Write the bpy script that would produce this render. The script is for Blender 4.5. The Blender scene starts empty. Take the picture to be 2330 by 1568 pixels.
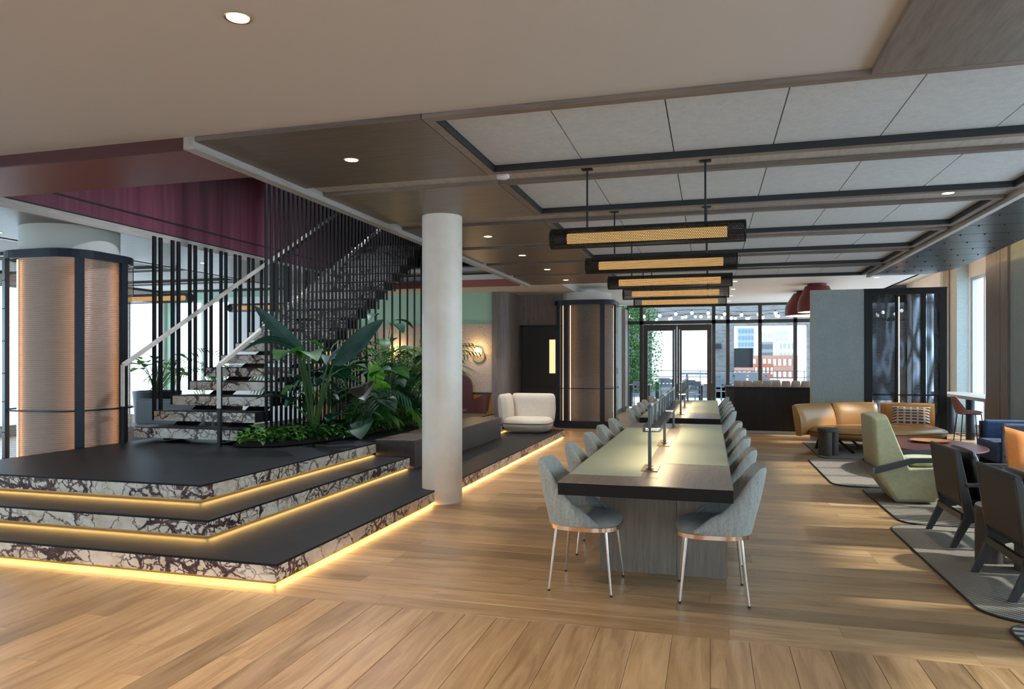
import bpy, math, random
from mathutils import Vector, Matrix
random.seed(7)
SC = bpy.context.scene
COL = SC.collection
PI = math.pi
R = math.radians

# ---------------------------------------------------------------- camera
cam_d = bpy.data.cameras.new('camera')
cam = bpy.data.objects.new('camera', cam_d)
COL.objects.link(cam)
cam.location = (0, 0, 1.5)
cam.rotation_euler = (PI / 2, 0, math.atan(451 / 1622))
cam_d.sensor_width = 36
cam_d.lens = 36 * 1622 / 2330
cam_d.shift_y = 38 / 2330
cam_d.clip_start = .05
cam_d.clip_end = 600
SC.camera = cam

# ---------------------------------------------------------------- world, sun, exposure
W = bpy.data.worlds.new('sky')
SC.world = W
W.use_nodes = True
bg = W.node_tree.nodes['Background']
bg.inputs[0].default_value = (.66, .83, 1.0, 1)
bg.inputs[1].default_value = 4.4
SC.view_settings.view_transform = 'Standard'
SC.view_settings.look = 'None'
SC.view_settings.gamma = 1
SC.view_settings.use_curve_mapping = False
SC.view_settings.exposure = 0.40
CY = SC.cycles
CY.use_denoising = True
CY.max_bounces = 7
CY.diffuse_bounces = 4
CY.glossy_bounces = 3
CY.transmission_bounces = 3
CY.transparent_max_bounces = 12
CY.caustics_reflective = False
CY.caustics_refractive = False
CY.sample_clamp_indirect = 8
CY.adaptive_threshold = .06
sd = bpy.data.lights.new('sun', 'SUN')
sd.energy = 4.5
sd.angle = R(2.5)
sd.color = (1, .93, .82)
sun = bpy.data.objects.new('sun', sd)
COL.objects.link(sun)
sun.rotation_euler = Vector((-.80, -.10, -.60)).to_track_quat('-Z', 'Y').to_euler()
sun.location = (10, -6, 9)


def portal(loc, direction, sx, sy):
    d = bpy.data.lights.new('window_portal', 'AREA')
    d.shape = 'RECTANGLE'
    d.size, d.size_y = sx, sy
    d.cycles.is_portal = True
    o = bpy.data.objects.new('window_portal', d)
    COL.objects.link(o)
    o.location = loc
    o.rotation_euler = Vector(direction).to_track_quat('-Z', 'Z').to_euler()


# ---------------------------------------------------------------- mesh helpers
class MB:
    def __init__(s):
        s.v = []
        s.f = []

    def add(s, vs, fs):
        n = len(s.v)
        s.v += [tuple(p) for p in vs]
        s.f += [tuple(i + n for i in f) for f in fs]
        return s

    def box(s, x0, x1, y0, y1, z0, z1, m=None):
        vs = [Vector((x, y, z)) for z in (z0, z1) for y in (y0, y1) for x in (x0, x1)]
        if m:
            vs = [m @ p for p in vs]
        return s.add(vs, [(0, 2, 3, 1), (4, 5, 7, 6), (0, 1, 5, 4), (2, 6, 7, 3), (0, 4, 6, 2), (1, 3, 7, 5)])

    def bar(s, a, b, w, h, up=(0, 0, 1)):
        a, b = Vector(a), Vector(b)
        d = (b - a)
        L = d.length
        d.normalize()
        u = Vector(up)
        if abs(d.dot(u)) > .99:
            u = Vector((0, 1, 0))
        x = d.cross(u).normalized()
        u = x.cross(d)
        m = Matrix((x, d, u)).transposed().to_4x4()
        m.translation = a
        return s.box(-w / 2, w / 2, 0, L, -h / 2, h / 2, m)

    def rings(s, rings, cap0=True, cap1=True, closed=True):
        n = len(rings[0])
        vs = [p for r in rings for p in r]
        fs = []
        for i in range(len(rings) - 1):
            for j in range(n if closed else n - 1):
                k = (j + 1) % n
                fs.append((i * n + j, i * n + k, (i + 1) * n + k, (i + 1) * n + j))
        if cap0:
            fs.append(tuple(range(n - 1, -1, -1)))
        if cap1:
            fs.append(tuple((len(rings) - 1) * n + j for j in range(n)))
        return s.add(vs, fs)

    def tube(s, pts, r, n=8):
        pts = [Vector(p) for p in pts]
        rr = r if isinstance(r, (list, tuple)) else [r] * len(pts)
        rs = []
        ref = None
        for i, p in enumerate(pts):
            d = (pts[min(i + 1, len(pts) - 1)] - pts[max(i - 1, 0)]).normalized()
            if ref is None:
                ref = Vector((0, 0, 1)) if abs(d.z) < .9 else Vector((1, 0, 0))
            x = d.cross(ref).normalized()
            ref = x.cross(d)
            rs.append([p + (x * math.cos(2 * PI * k / n) + ref * math.sin(2 * PI * k / n)) * rr[i] for k in range(n)])
        return s.rings(rs)

    def lathe(s, prof, n=24, c=(0, 0, 0), cap0=True, cap1=True, sx=1, sy=1):
        return s.rings([[(c[0] + r * sx * math.cos(2 * PI * k / n), c[1] + r * sy * math.sin(2 * PI * k / n), c[2] + z)
                         for k in range(n)] for r, z in prof], cap0, cap1)

    def prism(s, poly, z0, z1, axis='z'):
        def P(a, b, c):
            return {'z': (a, b, c), 'y': (a, c, b), 'x': (c, a, b)}[axis]
        return s.rings([[P(a, b, z0) for a, b in poly], [P(a, b, z1) for a, b in poly]])

    def puffy(s, out, zm, zt, zb, inset=.1, steps=4):
        c = sum((Vector((a, b)) for a, b in out), Vector((0, 0))) / len(out)
        rs = []
        lev = []
        for i in range(steps + 1):
            t = i / steps
            lev.append((1 - (1 - math.sin(t * PI / 2)) * .0 - 0, t))
        def ring(k, z):
            r = []
            for a, b in out:
                d = Vector((a, b)) - c
                L = d.length
                q = c + d * max(0, (L - k)) / L
                r.append((q.x, q.y, z))
            return r
        for i in range(steps, 0, -1):
            t = i / steps
            rs.append(ring(inset * (1 - math.cos(t * PI / 2)) * 1.0 + .002, zm + (zb - zm) * math.sin(t * PI / 2)))
        rs.append(ring(0, zm))
        for i in range(1, steps + 1):
            t = i / steps
            rs.append(ring(inset * (1 - math.cos(t * PI / 2)) + .002, zm + (zt - zm) * math.sin(t * PI / 2)))
        return s.rings(rs)

    def build(s, name, mat, parent=None, smooth=False, bevel=0, sub=0, kind=None, seg=2):
        me = bpy.data.meshes.new(name)
        me.from_pydata(s.v, [], s.f)
        me.update()
        if smooth:
            for p in me.polygons:
                p.use_smooth = True
            me.set_sharp_from_angle(angle=R(48))
        me.materials.append(mat)
        return link(name, me, parent, bevel, sub, kind, seg, smooth)


def link(name, me, parent=None, bevel=0, sub=0, kind=None, seg=2, smooth=False):
    o = bpy.data.objects.new(name, me)
    COL.objects.link(o)
    if parent:
        o.parent = parent
    if bevel:
        m = o.modifiers.new('b', 'BEVEL')
        m.width = bevel
        m.segments = seg
        m.limit_method = 'ANGLE'
        m.angle_limit = R(35)
    if sub:
        m = o.modifiers.new('s', 'SUBSURF')
        m.levels = m.render_levels = sub
    if kind:
        o['kind'] = kind
    return o


def box(x0, x1, y0, y1, z0, z1):
    return MB().box(x0, x1, y0, y1, z0, z1)


def tag(o, label, cat, group=None, kind=None):
    o['label'] = label
    if cat:
        o['category'] = cat
    if group:
        o['group'] = group
    if kind:
        o['kind'] = kind
    return o


def thing(name, label, cat, loc=(0, 0, 0), rz=0, group=None):
    o = bpy.data.objects.new(name, None)
    o.empty_display_size = .1
    COL.objects.link(o)
    o.location = loc
    o.rotation_euler = (0, 0, rz)
    return tag(o, label, cat, group)


def struct(o):
    o['kind'] = 'structure'
    return o


def copy_tree(o, parent=None, kids=None):
    c = o.copy()
    COL.objects.link(c)
    c.parent = parent
    for ch in list(o.children):
        copy_tree(ch, c)
    return c


def dup(o, loc, rz=None, label=None):
    c = copy_tree(o)
    c.location = loc
    if rz is not None:
        c.rotation_euler = (0, 0, rz)
    if label:
        c['label'] = label
    return c


ORD = ['first', 'second', 'third', 'fourth', 'fifth', 'sixth', 'seventh', 'eighth', 'ninth', 'tenth']


# ---------------------------------------------------------------- material helpers
class NT:
    def __init__(s, name):
        s.m = bpy.data.materials.new(name)
        s.m.use_nodes = True
        s.t = s.m.node_tree
        s.b = s.t.nodes['Principled BSDF']
        s.o = s.t.nodes['Material Output']

    def n(s, typ, **kw):
        nd = s.t.nodes.new('ShaderNode' + typ)
        for k, v in kw.items():
            if k.startswith('_'):
                setattr(nd, k[1:], v)
            else:
                key = int(k[1:]) if k[0] == 'i' and k[1:].isdigit() else k.replace('_', ' ')
                s.set(nd.inputs[key], v)
        return nd

    def set(s, sock, v):
        if isinstance(v, bpy.types.NodeSocket):
            s.t.links.new(v, sock)
        elif isinstance(v, bpy.types.Node):
            s.t.links.new(v.outputs[0], sock)
        else:
            if isinstance(v, (tuple, list)) and len(v) == 3 and sock.type == 'RGBA':
                v = (*v, 1)
            sock.default_value = v

    def P(s, **kw):
        for k, v in kw.items():
            s.set(s.b.inputs[k.replace('_', ' ')], v)
        return s

    def coord(s, which='Object', scale=(1, 1, 1), rnd=0):
        c = s.n('TexCoord').outputs[which]
        if rnd:
            oi = s.n('ObjectInfo').outputs['Random']
            k = s.n('Math', _operation='MULTIPLY', i0=oi, i1=rnd)
            cx = s.n('CombineXYZ', i0=k, i1=k, i2=k)
            c = s.n('VectorMath', _operation='ADD', i0=c, i1=cx).outputs[0]
        mp = s.n('Mapping', Vector=c)
        mp.inputs['Scale'].default_value = scale
        return mp.outputs[0]

    def noise(s, vec, scale=5, detail=4, rough=.55, dist=0):
        return s.n('TexNoise', Vector=vec, Scale=scale, Detail=detail, Roughness=rough, Distortion=dist)

    def ramp(s, fac, stops, interp='LINEAR'):
        r = s.n('ValToRGB', Fac=fac)
        cr = r.color_ramp
        cr.interpolation = interp
        while len(cr.elements) < len(stops):
            cr.elements.new(.5)
        for e, (p, c) in zip(cr.elements, stops):
            e.position = p
            e.color = (*c, 1) if len(c) == 3 else c
        return r.outputs[0]

    def math(s, op, a, b=0.0, c=None):
        nd = s.n('Math', _operation=op, i0=a, i1=b)
        if c is not None:
            s.set(nd.inputs[2], c)
        return nd.outputs[0]

    def mix(s, fac, a, b, mode='MIX'):
        nd = s.n('Mix', _data_type='RGBA', _blend_type=mode)
        s.set(nd.inputs[0], fac)
        s.set(nd.inputs[6], a)
        s.set(nd.inputs[7], b)
        return nd.outputs[2]

    def bump(s, h, strength=.2, dist=.01):
        b = s.n('Bump', Height=h, Strength=strength, Distance=dist)
        s.set(s.b.inputs['Normal'], b.outputs[0])
        return s


def plain(name, col, rough=.6, metal=0, **kw):
    return NT(name).P(Base_Color=col, Roughness=rough, Metallic=metal, **kw).m


def emis(name, col, st):
    return NT(name).P(Base_Color=(.05, .05, .05), Emission_Color=col, Emission_Strength=st).m


def wood(name, dark, light, scale=(1.2, 14, 14), rough=.5, rnd=9, tint=.35, bump=.05, spec=.5):
    a = NT(name)
    c = a.coord('Object', scale, rnd)
    n1 = a.noise(c, 2.2, 6, .62, .6)
    n2 = a.noise(c, 9, 3, .6, .2)
    f = a.math('MULTIPLY_ADD', n2.outputs[0], .35, a.math('MULTIPLY', n1.outputs[0], .75))
    col = a.ramp(f, [(.30, dark), (.72, light)])
    oi = a.n('ObjectInfo').outputs['Random']
    v = a.math('MULTIPLY_ADD', oi, tint, 1 - tint * .55)
    col = a.mix(1.0, col, a.n('CombineColor', i0=v, i1=v, i2=v).outputs[0], 'MULTIPLY')
    a.P(Base_Color=col, Roughness=rough)
    a.b.inputs['Specular IOR Level'].default_value = spec
    if bump:
        a.bump(f, bump, .004)
    return a.m


def oak(name, axis=0, tiled=False):
    a = NT(name)
    if tiled:
        c0 = a.n('TexCoord').outputs['Object']
        br = a.n('TexBrick', Vector=c0, Color1=(0, 0, 0), Color2=(1, 1, 1), Mortar=(.5, .5, .5), Scale=1.0)
        br.inputs['Mortar Size'].default_value = .0018
        br.inputs['Brick Width'].default_value = 1.9
        br.inputs['Row Height'].default_value = .2
        br.offset = .37
        rnd = a.n('SeparateColor', i0=br.outputs[0]).outputs[0]
        off = a.n('CombineXYZ', i0=a.math('MULTIPLY', rnd, 13.0), i1=a.math('MULTIPLY', rnd, 7.0), i2=0.0)
        c = a.n('VectorMath', _operation='ADD', i0=c0, i1=off).outputs[0]
    else:
        rnd = a.n('ObjectInfo').outputs['Random']
        off = a.n('CombineXYZ', i0=a.math('MULTIPLY', rnd, 13.0), i1=a.math('MULTIPLY', rnd, 7.0), i2=0.0)
        c = a.n('VectorMath', _operation='ADD', i0=a.n('TexCoord').outputs['Object'], i1=off).outputs[0]
    st = a.n('Mapping', Vector=c)
    st.inputs['Scale'].default_value = (.9, 9, 9)
    g = a.noise(st.outputs[0], 1.6, 6, .6, .9)
    st2 = a.n('Mapping', Vector=c)
    st2.inputs['Scale'].default_value = (3, 90, 30)
    fine = a.noise(st2.outputs[0], 2, 3, .6)
    col = a.ramp(g.outputs[0], [(.28, (.30, .172, .078)), (.5, (.48, .305, .158)), (.72, (.62, .425, .245))])
    k = a.math('MULTIPLY_ADD', fine.outputs[0], .30, .84)
    col = a.mix(1.0, col, a.n('CombineColor', i0=k, i1=k, i2=k).outputs[0], 'MULTIPLY')
    t = a.ramp(rnd, [(0, (.62, .60, .58)), (.35, (1.06, 1.01, .95)), (.7, (.82, .78, .74)), (1, (1.20, 1.19, 1.17))])
    col = a.mix(1.0, col, t, 'MULTIPLY')
    # knots
    st3 = a.n('Mapping', Vector=c)
    st3.inputs['Scale'].default_value = (1.7, 4.2, 4)
    wob = a.noise(c, 14, 2)
    vv = a.n('VectorMath', _operation='MULTIPLY_ADD', i0=wob.outputs[1], i1=(.16, .16, .16), i2=st3.outputs[0]).outputs[0]
    vo = a.n('TexVoronoi', Vector=vv, Scale=1.0)
    kn = a.ramp(vo.outputs['Distance'], [(.03, (1, 1, 1)), (.075, (0, 0, 0))])
    sel = a.n('SeparateColor', i0=vo.outputs['Color']).outputs[0]
    kn = a.math('MULTIPLY', a.n('SeparateColor', i0=kn).outputs[0], a.math('GREATER_THAN', sel, .55))
    col = a.mix(a.math('MULTIPLY', kn, .8), col, (.05, .028, .015))
    if tiled:
        col = a.mix(br.outputs['Fac'], col, (.10, .05, .025))
    a.P(Base_Color=col, Roughness=a.math('MULTIPLY_ADD', g.outputs[0], .22, .24))
    a.bump(a.math('SUBTRACT', fine.outputs[0], kn), .06, .003)
    return a.m


def marble(name, sc=3.9):
    a = NT(name)
    c = a.coord('Object', (1, 1, 1.25))
    ns = a.noise(c, 4.0, 5, .62)
    cc = a.n('VectorMath', _operation='MULTIPLY_ADD', i0=ns.outputs[1], i1=(.26, .26, .26), i2=c).outputs[0]
    v = a.n('TexVoronoi', Vector=cc, Scale=sc, _feature='DISTANCE_TO_EDGE')
    v2 = a.n('TexVoronoi', Vector=cc, Scale=sc * 3.1, _feature='DISTANCE_TO_EDGE')
    m = a.noise(c, 1.5, 3, .5, .3).outputs[0]
    mk = a.n('SeparateColor', i0=a.ramp(m, [(.43, (0, 0, 0)), (.57, (1, 1, 1))])).outputs[0]
    d1 = a.math('SUBTRACT', v.outputs[0], a.math('MULTIPLY', mk, .045))
    e1 = a.ramp(d1, [(.0, (1, 1, 1)), (.012, (.7, .7, .7)), (.034, (0, 0, 0))])
    d2 = a.math('SUBTRACT', v2.outputs[0], .04)
    e2 = a.ramp(d2, [(.0, (1, 1, 1)), (.05, (0, 0, 0))])
    e = a.math('MAXIMUM', a.n('SeparateColor', i0=e1).outputs[0], a.math('MULTIPLY', a.n('SeparateColor', i0=e2).outputs[0], mk))
    cl = a.noise(c, 5.5, 5, .65).outputs[0]
    cream = a.ramp(cl, [(.25, (.58, .48, .37)), (.5, (.80, .73, .62)), (.75, (.90, .87, .82))])
    dark = a.ramp(a.noise(c, 13, 3).outputs[0], [(.3, (.022, .010, .013)), (.7, (.13, .062, .062))])
    a.P(Base_Color=a.mix(e, cream, dark), Roughness=.28)
    return a.m


def fabric(name, c1, c2, scale=260, rough=.9, stretch=(1, 1, 1), bump=.25):
    a = NT(name)
    c = a.coord('Object', stretch)
    n = a.noise(c, scale, 2, .6)
    n2 = a.noise(c, scale * .12, 3)
    f = a.math('MULTIPLY_ADD', n2.outputs[0], .35, a.math('MULTIPLY', n.outputs[0], .7))
    a.P(Base_Color=a.ramp(f, [(.35, c1), (.68, c2)]), Roughness=rough)
    a.b.inputs['Sheen Weight'].default_value = .15
    a.bump(n.outputs[0], bump, .002)
    return a.m


def leaf_mat(name, c1, c2, rough=.35, trans=.12):
    a = NT(name)
    rough += .14
    a.b.inputs['Specular IOR Level'].default_value = .35
    c = a.coord('Object', (1, 1, 1))
    n = a.noise(c, 7, 3)
    a.P(Base_Color=a.ramp(n.outputs[0], [(.3, c1), (.7, c2)]), Roughness=rough)
    tr = a.n('BsdfTranslucent', Color=(c2[0] * 2.0, c2[1] * 2.0, c2[2] * 1.2, 1))
    ms = a.n('MixShader', i0=trans, i1=a.b.outputs[0], i2=tr.outputs[0])
    a.t.links.new(ms.outputs[0], a.o.inputs[0])
    return a.m


def seethrough(name, tint, refl, rough, fac, ribs=0, wavy=0):
    """glass built as a clear sheet with a reflecting, ribbed surface"""
    a = NT(name)
    a.P(Base_Color=refl, Roughness=rough, Metallic=0)
    a.b.inputs['Specular IOR Level'].default_value = .8
    h = None
    c = a.n('TexCoord').outputs['Object']
    sp = a.n('SeparateXYZ', i0=c)
    if ribs:
        h = a.math('SINE', a.math('MULTIPLY', sp.outputs[2], 2 * PI * ribs))
    if wavy:
        nn = a.noise(a.coord('Object', (2.2, 2.2, .55)), 1.6, 1)
        h2 = a.math('SINE', a.math('MULTIPLY', nn.outputs[0], 30.0))
        h = a.math('MULTIPLY_ADD', h2, wavy, h) if h else h2
    fc = fac
    if h is not None:
        a.bump(h, .6, .004)
        fc = a.math('MULTIPLY_ADD', h, .12, fac)
    tr = a.n('BsdfTransparent', Color=tint)
    ms = a.n('MixShader', i0=fc, i1=tr.outputs[0], i2=a.b.outputs[0])
    a.t.links.new(ms.outputs[0], a.o.inputs[0])
    return a.m


def perforated(name, col, pitch=.0135, rad=.34):
    """round holes in a staggered grid along local X and around the X axis (radius .075)"""
    a = NT(name)
    a.P(Base_Color=col, Roughness=.5, Metallic=.6)
    sp = a.n('SeparateXYZ', i0=a.n('TexCoord').outputs['Object'])
    ang = a.math('ARCTAN2', sp.outputs[1], sp.outputs[2])
    u = a.math('DIVIDE', sp.outputs[0], pitch)
    v = a.math('DIVIDE', a.math('MULTIPLY', ang, .075), pitch * .86)
    row = a.math('FLOOR', v)
    odd = a.math('MULTIPLY', a.math('MODULO', a.math('ABSOLUTE', row), 2.0), .5)
    fu = a.math('SUBTRACT', a.math('FRACT', a.math('ADD', u, odd)), .5)
    fv = a.math('SUBTRACT', a.math('FRACT', v), .5)
    d = a.math('SQRT', a.math('ADD', a.math('MULTIPLY', fu, fu), a.math('MULTIPLY', fv, fv)))
    hole = a.math('LESS_THAN', d, rad)
    tr = a.n('BsdfTransparent')
    ms = a.n('MixShader', i0=hole, i1=a.b.outputs[0], i2=tr.outputs[0])
    a.t.links.new(ms.outputs[0], a.o.inputs[0])
    return a.m


def brickmat(name, c1, c2, mortar, w=.22, h=.07, axis='xz'):
    a = NT(name)
    sp = a.n('SeparateXYZ', i0=a.n('TexCoord').outputs['Object'])
    vec = a.n('CombineXYZ', i0=sp.outputs[0] if axis == 'xz' else sp.outputs[1], i1=sp.outputs[2], i2=0.0)
    br = a.n('TexBrick', Vector=vec, Color1=c1, Color2=c2, Mortar=mortar, Scale=1.0)
    br.inputs['Mortar Size'].default_value = .008
    br.inputs['Brick Width'].default_value = w
    br.inputs['Row Height'].default_value = h
    n = a.noise(vec.outputs[0], 1.4, 4)
    col = a.mix(.35, br.outputs[0], a.ramp(n.outputs[0], [(.3, (.05, .05, .055)), (.7, (.22, .21, .21))]))
    a.P(Base_Color=col, Roughness=.85)
    a.bump(br.outputs['Fac'], -.4, .01)
    return a.m


# ---------------------------------------------------------------- materials
m_oak = oak('oak_plank')
m_oak_far = oak('oak_boards', tiled=True)
m_under = plain('floor_joint', (.035, .02, .012), .8)
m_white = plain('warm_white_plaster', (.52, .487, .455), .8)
m_white2 = plain('white_plaster', (.72, .72, .74), .7)
m_walnut = wood('grey_brown_veneer', (.105, .078, .063), (.215, .166, .138), (1.0, 16, 16), .42, bump=.03)
m_walnut_y = wood('grey_brown_veneer_cross', (.11, .088, .075), (.23, .195, .17), (8, .8, 8), .42, bump=.03)
m_greywood = wood('pale_grey_wood', (.30, .27, .245), (.50, .46, .425), (9, .9, 9), .5, bump=.03)
m_vert = wood('smoked_oak_upright', (.15, .12, .105), (.30, .25, .22), (9, 9, .7), .5, bump=.03)
m_redsoff = plain('oxblood_lacquer', (.17, .036, .022), .5)
m_redfas = plain('dark_oxblood', (.075, .012, .010), .6)
m_plum = None
a = NT('plum_lacquer')
cc = a.coord('Object', (6, 6, .35))
pn = a.noise(cc, 2.0, 4)
a.P(Base_Color=a.ramp(pn.outputs[0], [(.3, (.13, .032, .058)), (.7, (.215, .065, .105))]), Roughness=.38)
m_plum = a.m
m_black = plain('black_steel', (.007, .007, .008), .5, .2)
m_blackm = plain('matte_black', (.014, .014, .015), .6)
m_navy = plain('blue_black_steel', (.024, .030, .042), .42, .5)
m_dstone = None
a = NT('dark_stone_tread')
pn = a.noise(a.coord('Object', (1, 1, 1)), 5, 5)
a.P(Base_Color=a.ramp(pn.outputs[0], [(.3, (.008, .0085, .011)), (.7, (.014, .015, .019))]), Roughness=.48)
a.b.inputs['Specular IOR Level'].default_value = .18
m_dstone = a.m
m_marble = marble('violet_breccia_marble')
m_felt = fabric('grey_felt', (.40, .40, .40), (.55, .55, .55), 160, .95, (1, 1, 1), .08)
m_led = emis('warm_led', (1, .58, .17), 32)
m_ledv = emis('warm_led_upright', (1, .56, .25), 6)
m_diff = emis('warm_diffuser', (1, .56, .20), 1.15)
m_lamp = emis('lamp_face', (1, .76, .46), 9)
m_col = None
a = NT('cream_plaster_column')
pn = a.noise(a.coord('Object', (1, 1, 1)), 3, 6, .6)
a.P(Base_Color=a.ramp(pn.outputs[0], [(.3, (.84, .74, .62)), (.7, (.93, .86, .77))]), Roughness=.32)
m_col = a.m
m_peach = plain('peach_plaster', (.80, .60, .49), .6)
m_capital = plain('pale_capital', (.62, .64, .60), .6)
m_chair = fabric('grey_green_weave', (.22, .232, .212), (.47, .482, .445), 150, .85, (3, 3, .35), .3)
m_chairin = fabric('taupe_upholstery', (.24, .225, .205), (.36, .345, .32), 200, .85)
m_chrome = plain('polished_nickel', (.78, .74, .70), .12, 1)
m_copper = plain('copper_band', (.80, .58, .44), .16, 1)
m_tabletop = wood('table_veneer', (.17, .135, .112), (.32, .265, .225), (16, 1.0, 16), .36, bump=.02)
m_tableedge = plain('dark_table_edge', (.009, .007, .006), .6, 0, Specular_IOR_Level=.25)
m_leg = wood('table_leg_veneer', (.15, .115, .088), (.29, .235, .185), (14, 14, .8), .45, bump=.03, tint=.5)
m_pad = plain('pale_green_pad', (.47, .53, .43), .5)
m_lampsteel = plain('gunmetal', (.10, .10, .095), .35, .8)
m_brass = plain('aged_brass', (.35, .25, .14), .35, 1)
m_rail = wood('pale_oak_rail', (.72, .66, .56), (.90, .85, .76), (3, 3, 3), .4, bump=.0, tint=.05)
m_mesh = perforated('perforated_black_metal', (.016, .014, .013))
m_glass = seethrough('clear_glass', (.93, .97, .97), (.02, .02, .02), .02, .07)
m_rib = seethrough('ribbed_glass', (.97, .96, .95), (.20, .18, .17), .22, .15, ribs=42)
m_ribw = seethrough('moulded_glass', (.52, .55, .60), (.10, .11, .12), .10, .40, ribs=42, wavy=3.0)
m_frame = plain('bronze_window_frame', (.055, .050, .046), .5, .3)
m_alu = plain('pale_aluminium', (.52, .55, .58), .45, .2)
m_grn = plain('mint_green_paint', (.36, .56, .42), .6)
a = NT('cork_wallpaper')
cc = a.coord('Object', (1, 1, 1))
vo = a.n('TexVoronoi', Vector=cc, Scale=16.0)
sp = a.ramp(vo.outputs['Distance'], [(.10, (1, 1, 1)), (.2, (0, 0, 0))])
sl = a.math('MULTIPLY', a.n('SeparateColor', i0=sp).outputs[0], a.math('GREATER_THAN', a.n('SeparateColor', i0=vo.outputs['Color']).outputs[0], .72))
pn = a.noise(cc, 40, 4)
a.P(Base_Color=a.mix(sl, a.ramp(pn.outputs[0], [(.3, (.40, .32, .26)), (.7, (.58, .49, .41))]), (.10, .06, .04)), Roughness=.9)
m_cork = a.m
m_amber = wood('amber_wainscot', (.26, .105, .016), (.45, .20, .04), (14, 14, .8), .4)
m_bluegrey = fabric('blue_grey_plaster', (.34, .40, .40), (.42, .485, .485), 30, .85, (1, 1, 1), .08)
m_cream = fabric('cream_upholstery', (.58, .53, .46), (.70, .65, .57), 220, .9)
m_tan = plain('tan_leather', (.50, .245, .080), .36)
m_pipe = plain('dark_piping', (.10, .045, .015), .6)
m_sage = fabric('sage_wool', (.36, .365, .21), (.53, .53, .345), 240, .92)
m_slate = plain('slate_arm', (.045, .052, .062), .5)
m_slatel = plain('light_slate_arm', (.13, .14, .15), .5)
m_ebony = wood('ebonised_wood', (.022, .020, .020), (.05, .046, .045), (10, 10, 1), .38, bump=.02)
m_leather = plain('black_leather', (.020, .022, .021), .30)
m_sling = plain('brown_black_sling', (.045, .037, .032), .55)
m_stoolw = wood('smoked_stool_wood', (.055, .042, .037), (.105, .084, .074), (10, 10, 1), .55)
m_maroon = plain('maroon_lacquer', (.115, .030, .032), .35)
m_tray = wood('cherry_tray', (.38, .155, .055), (.52, .24, .10), (2, 14, 14), .4)
m_burg = plain('burgundy_enamel', (.16, .018, .022), .38)
m_burgch = plain('burgundy_chair', (.105, .028, .028), .5)
m_pinkst = fabric('dusty_rose', (.30, .135, .125), (.42, .21, .195), 220, .9)
m_bluev = fabric('navy_velvet', (.022, .045, .11), (.05, .095, .20), 120, .8)
m_orange = fabric('burnt_orange', (.55, .16, .025), (.70, .24, .05), 180, .85)
m_soil = plain('potting_soil', (.018, .012, .009), .95)
m_ribbed = plain('ribbed_dark_oak', (.030, .026, .024), .5)
m_boothseat = fabric('taupe_channel', (.25, .21, .19), (.34, .295, .27), 200, .9)
m_brick = brickmat('grey_brick', (.095, .09, .095), (.19, .18, .185), (.22, .215, .215))
m_pave = plain('terrace_paving', (.60, .60, .60), .7)
m_sunwhite = plain('white_render', (.86, .84, .80), .9)
m_bulb = emis('bulb_glow', (1, .90, .74), 9)
m_screen = plain('screen_black', (.012, .012, .014), .25)
l_dark = leaf_mat('deep_green_leaf', (.008, .035, .022), (.018, .075, .038), .30, .06)
l_mid = leaf_mat('mid_green_leaf', (.016, .070, .016), (.042, .15, .028), .33, .16)
l_lite = leaf_mat('fresh_green_leaf', (.045, .14, .022), (.12, .30, .05), .4, .28)
l_blue = leaf_mat('blue_green_leaf', (.012, .045, .04), (.03, .095, .075), .28, .06)
m_stem = plain('green_stem', (.05, .11, .025), .5)
# ================================================================ SETTING
XL, XR, YN, YF = -13.5, 4.40, -4.0, 22.0
XB = 5.25      # window line of the deep bay beyond the pilaster
ZS, ZU = 3.05, 3.085

# ---- floor: far boards as one slab, near planks one by one
fl = MB()
fl.box(XL, XB + .5, 8.0, YF, -.1, 0)
fl.box(XL, -2.9, 4.0, 8.0, -.1, 0)
fl.box(XL, -6.4, YN, 4.0, -.1, 0)
fl.box(-6.4, XR + .5, YN, 1.5, -.1, 0)
fl.box(2.4, XR + .5, 1.5, 4.0, -.1, 0)
floor = struct(fl.build('floor', m_oak_far))
sf = MB().box(-2.9, XR + .5, 4.0, 8.0, -.1, -.012).box(-6.4, 2.4, 1.5, 4.0, -.1, -.012)
sf.build('subfloor', m_under, floor)
_pl = {}


def plank(x, y, L, rz):
    L = round(L, 2)
    if L not in _pl:
        w, h, c = .0990, .012, .0016
        prof = [(-w, -h), (w, -h), (w, -c), (w - c, 0), (-w + c, 0), (-w, -c)]
        g = L / 2 - .0006
        b = MB().prism(prof, -g, g, 'x')
        me = bpy.data.meshes.new('plank')
        me.from_pydata(b.v, [], b.f)
        me.update()
        me.materials.append(m_oak)
        _pl[L] = me
    o = link('plank', _pl[L], floor)
    o.location = (x, y, 0)
    o.rotation_euler = (0, 0, rz)


for i in range(20):
    x = -2.9
    y = 4.1 + .2 * i
    first = True
    while x < XR + .45:
        L = random.choice([1.2, 1.5, 1.8, 2.1, 2.4])
        if first:
            L = random.choice([.6, .9, 1.2, 1.7, 2.0])
            first = False
        L = min(L, XR + .5 - x)
        plank(x + L / 2, y, L, 0)
        x += L
for i in range(44):
    x = -6.3 + .2 * i
    j = random.choice([.7, 1.0, 1.3, 1.6, 1.9, 2.5, 2.5])
    if j == 2.5:
        plank(x, 2.75, 2.5, PI / 2)
    else:
        plank(x, 1.5 + j / 2, j, PI / 2)
        plank(x, 1.5 + j + (2.5 - j) / 2, 2.5 - j, PI / 2)

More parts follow.
